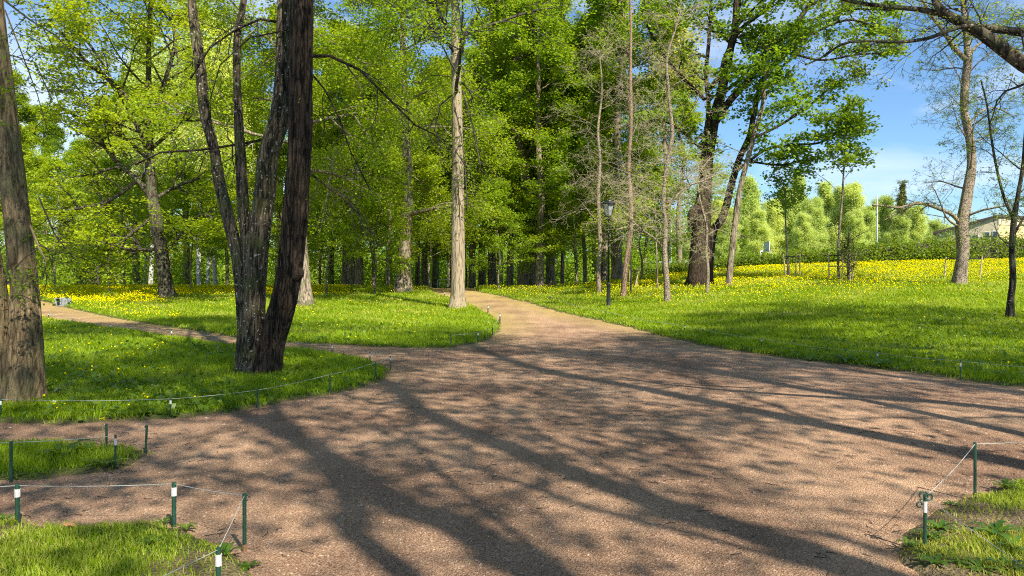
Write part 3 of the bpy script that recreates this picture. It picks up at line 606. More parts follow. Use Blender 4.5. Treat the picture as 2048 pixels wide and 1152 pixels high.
# 12 big maple
def ex12(T, Y):
    P = LP(size=.17, npa=4, spread=.24, zsq=.4, per=5, nch=[9, 5, 0, 0], wob=[.12, .2, .25, .3], lr=[.5, .5, .5])
    spec = (([(1427, 250), (1455, 208), (1490, 168), (1535, 110), (1590, 50), (1620, 8), (1660, -40)], 16, 0, 9), ([(1425, 462), (1442, 440), (1453, 410), (1461, 376), (1478, 320), (1500, 270), (1509, 220), (1525, 160), (1560, 110), (1600, 60)], 17, 1, 9),
            ([(1405, 390), (1408, 300), (1417, 220), (1412, 150), (1418, 80), (1422, 0)], 12, -1, 8), ([(1417, 180), (1440, 150), (1452, 110), (1480, 60), (1530, 20), (1560, -20)], 11, -2, 8),
            ([(1535, 110), (1580, 95), (1640, 60), (1700, 40), (1760, 60), (1800, 90)], 6, -1, 10), ([(1500, 280), (1560, 250), (1620, 210), (1660, 175), (1690, 160)], 6, 1.5, 9),
            ([(1470, 345), (1530, 300), (1580, 290), (1640, 285), (1680, 260), (1690, 240)], 6, -1, 9), ([(1480, 320), (1560, 330), (1600, 320)], 5, 1, 8), ([(1560, 100), (1640, 120), (1710, 110), (1780, 105)], 5, 0, 9), ([(1590, 50), (1700, 20), (1790, 20)], 6, 1, 9),
            ([(1405, 300), (1360, 260), (1320, 240), (1290, 250)], 6, 2, 7), ([(1410, 200), (1360, 150), (1320, 100), (1290, 40)], 8, 2, 7), ([(1440, 150), (1470, 80), (1480, 0)], 8, 1, 7), ([(1620, 10), (1700, -20), (1800, -30)], 6, 0, 7))
    for pix, w, yy, nc in spec:
        n = len(pix); pts = [P3(a, b_, Y + yy * i / n) for i, (a, b_) in enumerate(pix)]; r = [w / 2 / F * Y * (1 - .6 * i / n) for i in range(n)]
        op, orr = T.stem(pts, r, 0, 10); P.nch = [nc, 5, 0, 0]; T.after(op, orr, 2.7, 0, P, .35)
    T.stem([P3(1393, 415, Y - .3), P3(1383, 430, Y - .5), P3(1381, 452, Y - .55)], [.22, .20, .12], 0, 10)
hero('big_maple', 12, (1396, 574), [[(1396, 578, 44), (1398, 530, 40), (1402, 480, 38), (1404, 430, 36), (1408, 390, 28), (1414, 310, 26), (1428, 240, 22), (1442, 190, 20), (1456, 120, 16), (1468, 60, 12), (1472, 0, 10)],
     [(1413, 572, 24), (1415, 530, 24), (1418, 490, 26), (1422, 460, 26)]], M['bark_ridge'], M['twig_dark'], M['leaf_deep'],
     LP(size=.17, npa=5, spread=.28, zsq=.4, per=5, nch=[8, 5, 0, 0]), 'big dark maple with a twin trunk and fresh green leaves against the blue sky', top=[21, None], nb=[9, 0], z0=10, Lf=lambda f: 5 - 2.4 * f, flare=.35, sides=18, extra=ex12)
thin(13, (1456, 573), [(1456, 576, 14), (1462, 520, 13), (1470, 450, 12), (1478, 390, 11), (1492, 330, 10), (1510, 265, 9), (1524, 215, 8), (1530, 160, 7), (1538, 90, 5)], 'bark_grey', 'slim grey maple leaning right beside the big twin trunk', zb=6.2, nb=9, mt='twig_dark', ml='leaf_deep',
     P=LP(size=.17, npa=4, spread=.24, zsq=.35, per=4, nch=[7, 4, 0, 0]), Lf=lambda f: 3.0 - 1 * f, name='maple_tree')
# 16, 17 bare trees on the right
PBud = LP(rk=.4, size=.042, npa=1, per=3, maxl=3, leaflvl=2, nch=[9, 6, 4, 0], spread=.03, rmin=.0045, wob=[.14, .2, .24, .25], trop=[.01, -.02, -.02, -.02], ang=[58, 52, 50], lr=[.55, .5, .55], flat=.9, zsq=1)
def limbsx(T, Y, spec, P, Lb=2.0):
    for pix, w, yy in spec:
        n = len(pix); pts = [P3(a, b_, Y + yy * i / n) for i, (a, b_) in enumerate(pix)]; r = [w / 2 / F * Y * (1 - .6 * i / n) for i in range(n)]
        op, orr = T.stem(pts, r, 0, 9); T.after(op, orr, Lb, 0, P, .25)
hero('budding_tree', 31, (1922, 572), [[(1920, 576, 30), (1920, 550, 23), (1926, 505, 22), (1924, 455, 24), (1934, 390, 20), (1943, 330, 17), (1939, 270, 16), (1929, 220, 15), (1931, 160, 16), (1936, 120, 15), (1932, 70, 11), (1925, 0, 8)]],
     M['bark_speck'], M['twig_dark'], M['leaf'], PBud, 'speckled grey tree with budding twigs and one long limb arching left on the right lawn', nb=16, z0=3.2, Lf=lambda f: 3.0 - 1.0 * f, flare=.3, top=12, ang=66, rk=.22,
     extra=lambda T, Y: limbsx(T, Y, (([(1922, 450), (1905, 430), (1880, 418), (1850, 408), (1825, 408), (1800, 415), (1770, 412), (1745, 410)], 8, -1.0), ([(1825, 410), (1808, 420), (1790, 428), (1770, 440)], 4, -1), ([(1932, 120), (1908, 95), (1885, 60), (1862, 30), (1845, 0)], 10, -.5), ([(1936, 125), (1950, 95), (1975, 80), (2000, 70)], 6, .5), ([(1932, 258), (1960, 225), (1990, 215), (2030, 235)], 4, .6)), PBud, 1.8), sides=16)
hero('budding_tree', 32, (2021, 641), [[(2021, 645, 17), (2022, 600, 12), (2026, 560, 12), (2024, 500, 11), (2028, 440, 11), (2036, 390, 8), (2046, 330, 7), (2052, 250, 6)]], M['bark_dark'], M['twig_dark'], M['leaf'], PBud,
     'thin dark forked tree with sparse buds at the right edge', nb=9, z0=2.0, Lf=lambda f: 2.0 - .6 * f, flare=.25, top=8, ang=62, rk=.3,
     extra=lambda T, Y: limbsx(T, Y, (([(2026, 436), (2008, 395), (1992, 330), (1982, 270), (1974, 210), (1962, 160)], 6, -.4), ([(2028, 470), (2045, 440), (2070, 410)], 5, .3)), PBud, 1.5), sides=12)
# staked saplings
def stakes(name, base, spots, hgt, label, ys):
    g = G(*base); root = empty(name, g); tag(root, label, 'tree stakes', 'stake frames round young trees')
    for dx, dy, tilt in spots:
        x, y = g.x + dx, g.y + dy; z = tz(x, y)
        MB().tube([(x - g.x, y - g.y, z - g.z - .1), (x - g.x + tilt, y - g.y, z - g.z + hgt)], [.035, .03], 7).build('stake', M['wood'], root)
    for zz in ys:
        b_ = MB(); q = [(dx + t_ * zz / hgt, dy, zz) for dx, dy, t_ in spots]
        for i in range(len(q)): b_.tube([q[i], q[(i + 1) % len(q)]], .022, 6)
        b_.build('strap', M['strap'], root)
    return root
thin(41, (1577, 557), [(1577, 559, 4.2), (1574, 500, 3.8), (1571, 440, 3.4), (1571, 400, 2.6), (1570, 375, 2)], 'bark_speck', 'very slender young tree held by four pale stakes', zb=4.6, nb=7, Lf=lambda f: .9, P=LP(size=.12, npa=4, spread=.18, per=3, nch=[4, 3, 0, 0], rmin=.006), name='young_tree', sides=8)
stakes('stake_frame', (1578, 557), [(-.22, -.15, -.12), (.1, .2, -.05), (.30, -.1, .02), (.62, .2, .0)], 1.25, 'four pale leaning stakes around the slenderest young tree', (1.1,))
thin(42, (1678, 564), [(1678, 568, 5), (1676, 510, 5), (1680, 450, 4.6), (1684, 400, 4), (1687, 350, 3.4), (1690, 300, 3), (1688, 250, 2)], 'bark_speck', 'young maple with a leafy top held by stakes on the yellow field', zb=5.2, nb=12, Lf=lambda f: 2.1 - .6 * f, mt='twig_dark', ml='leaf_deep',
     P=LP(size=.16, npa=4, spread=.2, zsq=.4, per=3, nch=[6, 3, 0, 0], rmin=.007), name='young_tree', sides=8, ang=48)
stakes('stake_frame', (1680, 565), [(-.38, .3, 0), (-.05, -.3, .05), (.28, -.4, -.02), (.52, .0, .22)], 1.4, 'stakes with black straps round the young leafy maple', (1.25, .75))
thin(43, (1696, 566), [(1696, 568, 5), (1697, 530, 5), (1695, 500, 4), (1697, 475, 3)], 'bark_dark', 'small dark shrub standing in for a ghosted figure among the stakes of the young maple', zb=1.4, nb=26, Lf=lambda f: .75 - .5 * f, mt='twig_dark', ml='leaf_spruce',  # made-up shrub in place of an unclear, ghosted dark figure
     P=LP(size=.06, npa=4, spread=.08, zsq=1, per=3, nch=[5, 0, 0, 0], maxl=1, leaflvl=0, rmin=.006), name='ghost_figure_shrub', sides=8, ang=60)
stakes('stake_frame', (1926, 560), [(-.62, .4, .1), (-.4, -.2, .0), (.35, .3, .05), (.55, -.3, .12)], 1.05, 'dark stakes with a crossbar around the arching budding tree', (.95,))
thin(44, (1263, 580), [(1261, 582, 4), (1262, 540, 3.5), (1261, 490, 3), (1258, 440, 2.2)], 'bark_dark', 'young dark tree in stakes behind the lamp post', zb=4, nb=6, Lf=lambda f: 1.2, P=LP(size=.12, npa=4, spread=.2, per=3, nch=[4, 3, 0, 0], rmin=.006), name='young_tree', sides=7, Y=36)
stakes('stake_frame', (1266, 578), [(-.15, .1, 0), (.2, .1, .05), (.05, -.1, .25)], 1.1, 'leaning stakes behind the lamp post and reddish bare tree', (.95,))
thin(45, (1315, 577), [(1315, 578, 4), (1314, 540, 3.2), (1313, 500, 3)], 'bark_grey', 'young leafy tree between the lamp post and winding speckled tree', zb=3.2, nb=6, Lf=lambda f: 1.0, P=LP(size=.12, npa=5, spread=.2, per=3, nch=[4, 3, 0, 0], rmin=.006), name='young_tree', sides=7, Y=37, top=6, ml='leaf_yellow')

# overhanging tree at right (its trunk stands just outside the frame and also shades the path)
def shade_tree(name, seed, B, Q, r0, label, crown=1.0, top=18, mb='bark_dark', zc=6.5, nb=12, extra=None, Q2=None, LfK=1.0, group=None):
    T = Tree(seed); B = Vector((B[0], B[1], 0))
    def mk(Q):
        pts = [Vector((B.x, B.y, -.12))]; rad = [r0 * 1.1]
        for (x, y) in Q:
            z = math.hypot(x - B.x, y - B.y); pts.append(Vector((x - SH[0] * z, y - SH[1] * z, z))); rad.append(r0 * max(.5, 1.05 - z / 42))
        return pts, rad
    for qi, q in enumerate([Q] + ([Q2] if Q2 else [])):
        pts, rad = mk(q)
        if qi: rad = [r_ * .62 for r_ in rad]
        while pts[-1].z < top: pts.append(pts[-1] + Vector((rnd.gauss(0, .25), rnd.gauss(0, .25), 2.4))); rad.append(rad[-1] * .8)
        op, orr = T.stem(pts, rad, .4, 14)
        P = LP(size=.14, npa=1, spread=.30, zsq=.6, per=int(8.5 * crown), nch=[8, 5, 0, 0], wob=[.13, .2, .25, .3])
        T.limbs(op, orr, nb, zc, op[-1].z, lambda f: (5.6 - 2.8 * f) * LfK, P, 66, .27); T.after(op[-6:], orr[-6:], 3, 0, P, .1)
    if extra: extra(T)
    return T.build(name, Vector((B.x, B.y, 0)), M[mb], M['twig_dark'], M['leaf'], P, label, group=group)
def ex18(T):
    PS = LP(rk=.22, size=.028, npa=1, per=2, maxl=3, leaflvl=2, nch=[11, 6, 4, 0], spread=.03, rmin=.0022, wob=[.16, .22, .28, .3], trop=[.0, -.02, -.02, 0], ang=[55, 52, 50], lr=[.5, .5, .5], flat=.9, zsq=1)
    for pix, w, Yd, Yr in (([(2300, 260), (2160, 190), (2048, 128), (1990, 85), (1945, 55), (1905, 35), (1878, 15), (1866, -20), (1850, -80)], 34, 7.0, .6), ([(2160, 95), (2048, 66), (1985, 58), (1940, 50), (1880, 28), (1830, 18), (1760, 12), (1700, 2), (1620, -20)], 18, 7.2, .6),
                         ([(1945, 52), (1915, 55), (1880, 68), (1850, 78), (1800, 84), (1745, 82), (1700, 84), (1672, 95), (1650, 112), (1610, 130)], 9, 7.2, -.6)):
        n = len(pix); pts = [P3(a, b_, Yd + Yr * i / n) for i, (a, b_) in enumerate(pix)]; r = [w / 2 / F * Yd * (1 - .75 * i / n) for i in range(n)]
        op, orr = T.stem(pts, r, 0, 12); T.after(op, orr, 1.1, 0, PS, .2)
    a = Vector((7.25, 1.5, 2.4)); b_ = P3(2300, 260, 7.0)
    T.stem([a, a.lerp(b_, .5) + Vector((.2, -.3, -.1)), b_], [.15, .12, .085], 0, 12)
shade_tree('overhanging_tree', 51, (7.6, .3), [(4.29, 6.24), (3.47, 7.64), (1.9, 10.28), (.23, 13.1), (-1.26, 18.06)], .21, 'dark overhanging limbs with tiny buds reaching in at the top right', extra=ex18, crown=.8)
grp = 'tall trees behind the camera that shade the path'
shade_tree('shade_tree', 52, (6.2, -2.6), [(1.92, 3.95), (.976, 5.27), (-.93, 8.45), (-1.76, 10.74)], .20, 'tall tree behind the camera whose shadow crosses the gravel', group=grp)
shade_tree('shade_tree', 53, (4.3, -2.9), [(.07, 4.1), (-.776, 5.16), (-2.04, 7.18), (-3.0, 8.4)], .19, 'tall tree behind the camera whose shadow crosses the gravel', Q2=[(-.65, 4.1), (-1.05, 5.05), (-1.85, 6.9), (-2.5, 8.2)], group=grp)
shade_tree('shade_tree', 54, (10.5, 2.6), [(5.96, 8.67), (4.4, 9.9), (3.4, 12.0)], .17, 'tall tree behind the camera whose shadow crosses the gravel', group=grp)
shade_tree('shade_tree', 55, (15.5, 2.5), [(12, 8), (9, 12.5)], .22, 'tall tree behind the camera whose shadow crosses the gravel', crown=1.9, group=grp)
shade_tree('shade_tree', 58, (13.5, -1.5), [(10, 5), (7.5, 9)], .22, 'tall tree behind the camera whose shadow crosses the gravel', crown=1.9, group=grp)
shade_tree('shade_tree', 59, (18.5, 5), [(15, 11), (12, 16)], .22, 'tall tree behind the camera whose shadow crosses the gravel', crown=1.9, group=grp)
shade_tree('shade_tree', 56, (1.2, -6.5), [(-1.5, -2), (-3.5, 2)], .22, 'tall tree behind the camera whose shadow crosses the gravel', group=grp, crown=.8)
shade_tree('shade_tree', 57, (-1.5, -2.5), [(-4.5, 2.5), (-6.5, 6)], .22, 'tall tree behind the camera whose shadow crosses the gravel', group=grp, crown=1.1)

# ---- woodland: a few model trees, copied
def proto(name, seed, h, r, mb, mt, ml, P, zc=.22, nb=26, Rc=4.2, ang=78, sway=.5, shape=None, sides=10):
    T = Tree(seed); pts = [Vector((0, 0, -.5))]; n = 7; p = Vector((0, 0, 0))
    for i in range(1, n + 1): pts.append(Vector((T.rn.gauss(0, sway * i / n), T.rn.gauss(0, sway * i / n), h * i / n)))
    rad = [r * (1 - .82 * i / n) for i in range(n + 1)]
    op, orr = T.stem(pts, rad, .35, sides); T.limbs(op, orr, nb, h * zc, h * .97, shape or (lambda f: Rc * (1 - .62 * f ** 1.5)), P, ang, rk=.35); T.after(op[-5:], orr[-5:], 2.2, 0, P, .1)
    root = T.build(name, Vector((0, 0, 0)), mb, mt, ml, P)
    return root
def copy_tree(root, loc, sc, rz, label, cat='tree', group=None, first=False, name=None, leaf=None):
    if first: r = root; kids = list(root.children)
    else:
        r = root.copy(); C.objects.link(r); kids = []
        for ch in root.children:
            c = ch.copy(); C.objects.link(c); c.parent = r; kids.append(c)
    r.location = loc; r.scale = (sc, sc, sc) if not isinstance(sc, tuple) else sc; r.rotation_euler = (0, 0, rz); tag(r, label, cat, group)
    return r
PF = LP(size=.16, npa=6, spread=.27, zsq=.7, per=7, nch=[8, 5, 0, 0], rmin=.012, seg=[6, 4, 4, 4])
PF2 = LP(size=.155, npa=6, spread=.27, zsq=.5, per=7, nch=[8, 5, 0, 0], rmin=.012, seg=[6, 4, 4, 4], trop=[0, -.05, 0, 0])
protos = {
 'lime': proto('lime_tree', 101, 24, .42, M['bark_grey'], M['twig'], M['leaf'], PF, zc=.19, nb=34),
 'lime2': proto('lime_tree', 102, 22, .30, M['bark_grey'], M['twig'], M['leaf_yellow'], PF2, zc=.20, nb=26, Rc=3.6),
 'dark': proto('woodland_tree', 103, 23, .40, M['bark_grey'], M['twig_dark'], M['leaf'], PF, zc=.18, nb=28, Rc=4.4),
 'birch': proto('birch_tree', 104, 19, .17, M['bark_birch'], M['twig_dark'], M['leaf_pale'], LP(size=.16, npa=5, spread=.4, zsq=1, per=5, nch=[6, 4, 0, 0], seg=[6, 4, 4, 4], trop=[-.02, -.15, 0, 0]), zc=.38, nb=20, Rc=2.6, ang=60),
 'slim': proto('woodland_tree', 105, 18, .16, M['bark_grey'], M['twig'], M['leaf_yellow'], LP(size=.17, npa=5, spread=.4, zsq=.8, per=5, nch=[6, 4, 0, 0], seg=[6, 4, 4, 4]), zc=.18, nb=20, Rc=2.6),
 'spruce': proto('spruce_tree', 106, 19, .28, M['bark_dark'], M['twig_dark'], M['leaf_spruce'], LP(size=.20, npa=6, spread=.2, zsq=.8, per=6, nch=[6, 0, 0, 0], maxl=1, leaflvl=0, seg=[6, 4, 4, 4], trop=[-.06, -.05, 0, 0], upn=.6, ang=[55, 50, 50]), zc=.07, nb=80, Rc=3.0, ang=98, shape=lambda f: 3.4 * (1 - f) + .15, sway=.1),
 'young': proto('understory_tree', 108, 7.5, .07, M['bark_grey'], M['twig'], M['leaf_yellow'], LP(size=.13, npa=6, spread=.22, zsq=.4, per=5, nch=[6, 3, 0, 0], seg=[5, 4, 4, 4]), zc=.2, nb=16, Rc=2.4, sides=8),
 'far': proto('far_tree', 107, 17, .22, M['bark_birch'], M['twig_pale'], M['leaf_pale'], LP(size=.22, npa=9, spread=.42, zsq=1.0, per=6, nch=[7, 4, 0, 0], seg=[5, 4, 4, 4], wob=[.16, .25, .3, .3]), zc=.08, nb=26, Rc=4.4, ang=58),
}
 
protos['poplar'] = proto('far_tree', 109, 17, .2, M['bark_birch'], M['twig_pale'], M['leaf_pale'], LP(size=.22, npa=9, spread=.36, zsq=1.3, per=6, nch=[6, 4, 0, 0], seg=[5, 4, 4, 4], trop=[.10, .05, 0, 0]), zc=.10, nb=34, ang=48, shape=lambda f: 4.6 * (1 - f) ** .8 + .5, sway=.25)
used = set()
def place(kind, px, Y, sc, label, cat='tree', group=None):
    x = (px - CX) / F * Y; k = protos[kind]; f = kind not in used; used.add(kind)
    copy_tree(k, (x, Y, tz(x, Y)), sc, rnd.uniform(0, 6.28), label, cat, group, first=f)
RT = [  # kind, px, depth, scale, label
 ('lime', 1047, 50, 1.0, 'massive straight grey trunk in the middle of the avenue, thickest beside the path'),
 ('dark', 1235, 47, .95, 'massive nearly black trunk directly behind the lamp post'),
 ('lime', 1210, 50, .8, 'shaded grey trunk between the slender pale tree and lamp post'),
 ('lime2', 1079, 46, .9, 'sunlit tan trunk just right of the thickest avenue trunk'),
 ('lime2', 1019, 54, .9, 'slim half lit trunk just left of the thickest avenue trunk'),
 ('dark', 1067, 56, .8, 'dark trunk half hidden between the thickest and the tan avenue trunks'),
 ('dark', 1099, 52, .85, 'dark trunk leaning right next to the tan avenue trunk'),
 ('slim', 1125, 56, 1.0, 'light spotted slim trunk right of the leaning avenue trunk'),
 ('slim', 1153, 60, .9, 'thin pole like trunk left of the staked trees'),
 ('slim', 1171, 48, .9, 'crooked thin dark trunk left of the slender pale tree'),
 ('dark', 985, 60, .9, 'dark shaded trunk with pale foot in the avenue'),
 ('dark', 965, 66, .9, 'black gnarled trunk behind the bend of the path'),
 ('lime', 945, 58, .7, 'dim trunk immediately right of the pale trunk'),
 ('dark', 870, 72, .9, 'dark distant trunk immediately left of the pale trunk'),
 ('dark', 850, 62, .7, 'shaded trunk between the pale trunk and the stout crest trunk'),
 ('lime2', 835, 68, .8, 'thin shaded trunk right of the stout crest trunk'),
 ('slim', 775, 52, 1.05, 'narrow lit trunk left of the stout crest trunk'),
 ('slim', 748, 60, .9, 'narrow pale trunk in the gap left of the crest trunk'),
 ('lime', 718, 52, .72, 'rightmost trunk of the close trio in the middle wood'),
 ('lime', 703, 55, .78, 'middle trunk of the close trio in the middle wood'),
 ('lime2', 689, 58, .9, 'leftmost trunk of the close trio in the middle wood'),
 ('dark', 662, 66, .7, 'thin dark trunk left of the close trio'),
 ('slim', 640, 72, .9, 'faint thin trunk right of the leaning dark trunk'),
 ('birch', 432, 52, .95, 'white birch nearest the forked dark trunk'),
 ('birch', 414, 58, .9, 'thinner middle birch of the three white birches'),
 ('birch', 400, 54, 1.05, 'leftmost birch of the three standing together'),
 ('birch', 300, 54, 1.0, 'single white birch just left of the spreading maple trunk'),
 ('birch', 288, 66, .8, 'faint thin birch left of the single white birch'),
 ('dark', 372, 64, .8, 'dark forked trunk in the wood left of the three birches'),
 ('lime', 272, 66, .8, 'grey trunk left of the single white birch'),
 ('lime2', 246, 70, .85, 'paired dim trunk deeper in the left wood'),
 ('dark', 222, 74, .8, 'dark trunk right of the drooping spruce'),
 ('spruce', 195, 56, .62, 'yellowish spruce with drooping boughs behind the dandelion field'),
 ('spruce', 50, 92, 1.0, 'tall pointed spruce rising against the cloud at far left'),
 ('spruce', 135, 70, .5, 'small spruce left of the drooping one'),
 ('dark', 88, 78, .8, 'leaning dark trunk at the far end of the left path'),
 ('lime2', 20, 64, .8, 'leafy tree behind the beige left trunk'),
 ('lime', -60, 58, .8, 'leafy tree outside the left edge'),
 ('slim', 455, 60, 1.0, 'thin trunk seen through the fork of the dark trunk'),
 ('lime', 560, 56, .85, 'leafy lime between the two leaning trunks'),
 ('slim', 1290, 62, .9, 'thin leafy tree behind the young staked trees'),
 ('lime2', 1360, 60, .8, 'leafy tree behind the winding speckled tree'),
 ('lime', 900, 80, 1.0, 'distant leafy lime closing the view over the path'),
 ('lime', 1000, 85, 1.0, 'distant lime in the depth of the avenue'),
 ('lime2', 1110, 80, 1.0, 'distant yellow green tree behind the avenue'),
 ('lime2', 780, 84, 1.05, 'distant yellow green tree behind the crest trunk'),
 ('lime', 640, 88, 1.0, 'distant lime behind the close trio'),
 ('lime', 500, 84, .95, 'distant lime behind the forked trunk'),
 ('lime2', 1190, 72, .9, 'bright leafy tree behind the slender pale tree'),
 ('lime2', 340, 90, .9, 'distant yellow green tree behind the spreading maple'),
 ('lime', 170, 94, .75, 'distant round tree behind the drooping spruce'),
]
RT += [('young', 655, 40, 1.0, 'young bright tree between the leaning trunk and the close trio'), ('young', 748, 39, .9, 'young bright tree left of the crest trunk'), ('young', 862, 44, 1.0, 'young bright tree just left of the pale trunk'),
 ('young', 1000, 43, .8, 'low bright leafy sapling in front of the thickest avenue trunk'), ('young', 1068, 48, .75, 'low yellow green sapling beside the thickest avenue trunk'), ('young', 1150, 46, 1.0, 'young bright tree at the right end of the avenue'), ('young', 560, 44, 1.1, 'young bright tree seen between the two near stems'),
 ('young', 385, 42, .9, 'young bright tree right of the spreading maple'), ('young', 250, 46, 1.0, 'young bright tree left of the spreading maple'), ('young', 110, 50, 1.1, 'young bright tree at the end of the left path'), ('young', 470, 50, 1.2, 'young bright tree behind the forked trunk'), ('young', 930, 62, 1.1, 'young bright tree closing the path behind the pale trunk'), ('young', 1280, 44, 1.0, 'young bright tree behind the staked trees')]
for k, px, Y, sc, lb in RT: place(k, px, Y, sc, lb)
FAR = [('far', 1395, 100, 425, 'pale green tree behind the big maple trunk'), ('far', 1440, 108, 400, 'pale green tree seen right of the big maple trunk'), ('lime2', 1487, 88, 455, 'bright yellow green bushy tree behind the basketball hoop'),
 ('poplar', 1500, 125, 352, 'tall narrow pale tree above the basketball hoop'), ('far', 1545, 116, 398, 'greyish pale tree right of the basketball hoop'), ('poplar', 1592, 128, 350, 'tallest pale green tree behind the slenderest young tree'), ('poplar', 1572, 132, 372, 'pointed pale tree left of the tallest one beyond the hedge'),
 ('far', 1628, 112, 395, 'broad pale tree between the two staked young trees'), ('poplar', 1655, 132, 362, 'pale tree with pointed top behind the young maple'), ('far', 1702, 124, 366, 'dense pale tree right of the young maple'), ('poplar', 1684, 128, 372, 'narrow pale tree between the young maple and the dense pale tree'),
 ('far', 1712, 104, 420, 'lowest soft pale tree left of the grey floodlight pole'), ('far', 1768, 122, 392, 'pale tree directly behind the grey floodlight pole'), ('spruce', 1805, 118, 362, 'pointed conifer top above the arching limb'),
 ('far', 1832, 112, 412, 'pale tree under the arching bare limb'), ('far', 1868, 108, 440, 'rounded pale tree beside the cream building'), ('far', 1460, 104, 415, 'soft pale tree between big maple and hoop'), ('far', 1520, 106, 420, 'low pale tree just right of the hoop'), ('far', 1608, 106, 425, 'low pale tree right of the slenderest young tree'), ('far', 1735, 110, 412, 'low pale tree just left of the floodlight pole'), ('far', 1800, 106, 430, 'low pale tree under the conifer top'), ('far', 1896, 122, 452, 'low pale tree touching the building roof edge')]
HGT = {'far': 18.6, 'poplar': 18.2, 'lime2': 23.5, 'spruce': 19.3, 'gold': 12.5}
for k, px, Y, yt, lb in FAR:
    hgt_ = H + (CY - yt) / F * Y - tz((px - CX) / F * Y, Y); place(k, px, Y, hgt_ / HGT[k], lb, group='pale trees beyond the hedge')
# golden young foliage behind the pale twigs: reddish-gold crown at the top, right of centre
gold = Tree(61); gx = (1330 - CX) / F * 46; gz = tz(gx, 46)
op, orr = gold.stem([Vector((gx, 46, gz - .2)), Vector((gx + .2, 46, 6)), Vector((gx, 46.2, 11)), Vector((gx + .3, 46, 18))], [.2, .16, .12, .05], .3, 10)
PG = LP(size=.16, npa=4, spread=.36, zsq=.8, per=5, nch=[7, 5, 0, 0]); gold.limbs(op, orr, 10, 12.5, 17, lambda f: 2.3 - 1.0 * f, PG, 60)
gold.build('golden_tree', Vector((gx, 46, gz)), M['bark_grey'], M['twig'], M['leaf_gold'], PG, 'tree with orange gold young leaves high above the winding speckled tree', 'tree')

# distant wood behind everything, one mass
n = 3600
th_ = rs.uniform(-.85, .30, n); yy = rs.uniform(104, 140, n); xx = th_ * yy; top_ = 15 + 3.5 * np.sin(th_ * 23) + 2.5 * np.sin(th_ * 51 + 1); zz = Tz(xx, yy) + rs.uniform(0, 1, n) ** 1.35 * top_
LV, LQ, la = leaves(np.stack([xx, yy, zz], -1), 44, .34, .85, rs, .4, 1)
dw = np_mesh('distant_woodland', LV, [(LQ, 0)], [M['leaf']], {'rnd': la}, smooth=False); tag(dw, 'dense green wood closing the view behind all the trunks', 'woodland', kind='stuff')
n = 1500
th_ = rs.uniform(.24, .62, n); yy = rs.uniform(128, 150, n); xx = th_ * yy; zz = Tz(xx, yy) + rs.uniform(0, 1, n) * (9.5 + 2 * np.sin(th_ * 40))
LV, LQ, la = leaves(np.stack([xx, yy, zz], -1), 36, .34, .9, rs, .4, 1)
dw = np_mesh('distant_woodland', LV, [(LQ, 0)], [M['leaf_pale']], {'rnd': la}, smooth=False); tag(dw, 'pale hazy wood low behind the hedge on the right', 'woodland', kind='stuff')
n = 4200
th_ = rs.uniform(-.85, .26, n); yy = rs.uniform(100, 122, n); xx = th_ * yy; zz = Tz(xx, yy) + rs.uniform(0, 1, n) * 5.5
LV, LQ, la = leaves(np.stack([xx, yy, zz], -1), 26, .30, .7, rs, .4, 1)
dw = np_mesh('distant_thicket', LV, [(LQ, 0)], [M['leaf']], {'rnd': la}, smooth=False); tag(dw, 'low dense thicket at the foot of the far wood', 'woodland', kind='stuff')
# low undergrowth in the wood
n = 2600
n = 4600; th_ = rs.uniform(-.75, .19, n); yy = rs.uniform(58, 100, n); xx = th_ * yy; keep = (np.sin(xx * .35) + np.sin(xx * .13 + yy * .2)) > -.3; xx, yy = xx[keep], yy[keep]
zz = Tz(xx, yy) + rs.uniform(0, 1, len(xx)) ** 1.5 * 2.6
LV, LQ, la = leaves(np.stack([xx, yy, zz], -1), 22, .19, .5, rs, .6, .7)
ug = np_mesh('undergrowth', LV, [(LQ, 0)], [M['leaf_yellow']], {'rnd': la}, smooth=False); tag(ug, 'low green brush between the far trunks', 'undergrowth', kind='stuff')

# hedge
hp = [(1215, 62, .9), (1300, 58, .95), (1400, 53, .9), (1500, 50, .95), (1600, 48.5, 1.05), (1700, 47.5, 1.2), (1800, 47, 1.4), (1900, 47, 1.6), (2048, 47, 1.65), (2300, 48, 1.6)]
hx = np.array([(p[0] - CX) / F * p[1] for p in hp]); hy = np.array([p[1] for p in hp]); hh = np.array([p[2] for p in hp])
tt = np.linspace(0, len(hp) - 1, 160); X_ = np.interp(tt, range(len(hp)), hx); Y_ = np.interp(tt, range(len(hp)), hy); H_ = np.interp(tt, range(len(hp)), hh)
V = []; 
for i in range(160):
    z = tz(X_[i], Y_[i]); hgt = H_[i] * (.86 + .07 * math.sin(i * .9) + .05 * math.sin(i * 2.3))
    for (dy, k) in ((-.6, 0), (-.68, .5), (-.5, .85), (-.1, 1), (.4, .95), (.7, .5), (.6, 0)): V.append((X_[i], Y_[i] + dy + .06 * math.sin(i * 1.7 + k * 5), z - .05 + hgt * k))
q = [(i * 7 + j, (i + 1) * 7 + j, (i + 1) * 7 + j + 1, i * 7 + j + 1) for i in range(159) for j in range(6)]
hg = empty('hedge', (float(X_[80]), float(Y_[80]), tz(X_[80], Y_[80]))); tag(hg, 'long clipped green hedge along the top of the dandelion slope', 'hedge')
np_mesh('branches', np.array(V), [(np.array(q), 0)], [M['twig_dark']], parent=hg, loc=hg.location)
n = 5200; t_ = rs.uniform(0, len(hp) - 1, n); hh_ = np.interp(t_, range(len(hp)), hh); x_ = np.interp(t_, range(len(hp)), hx); y_ = np.interp(t_, range(len(hp)), hy)
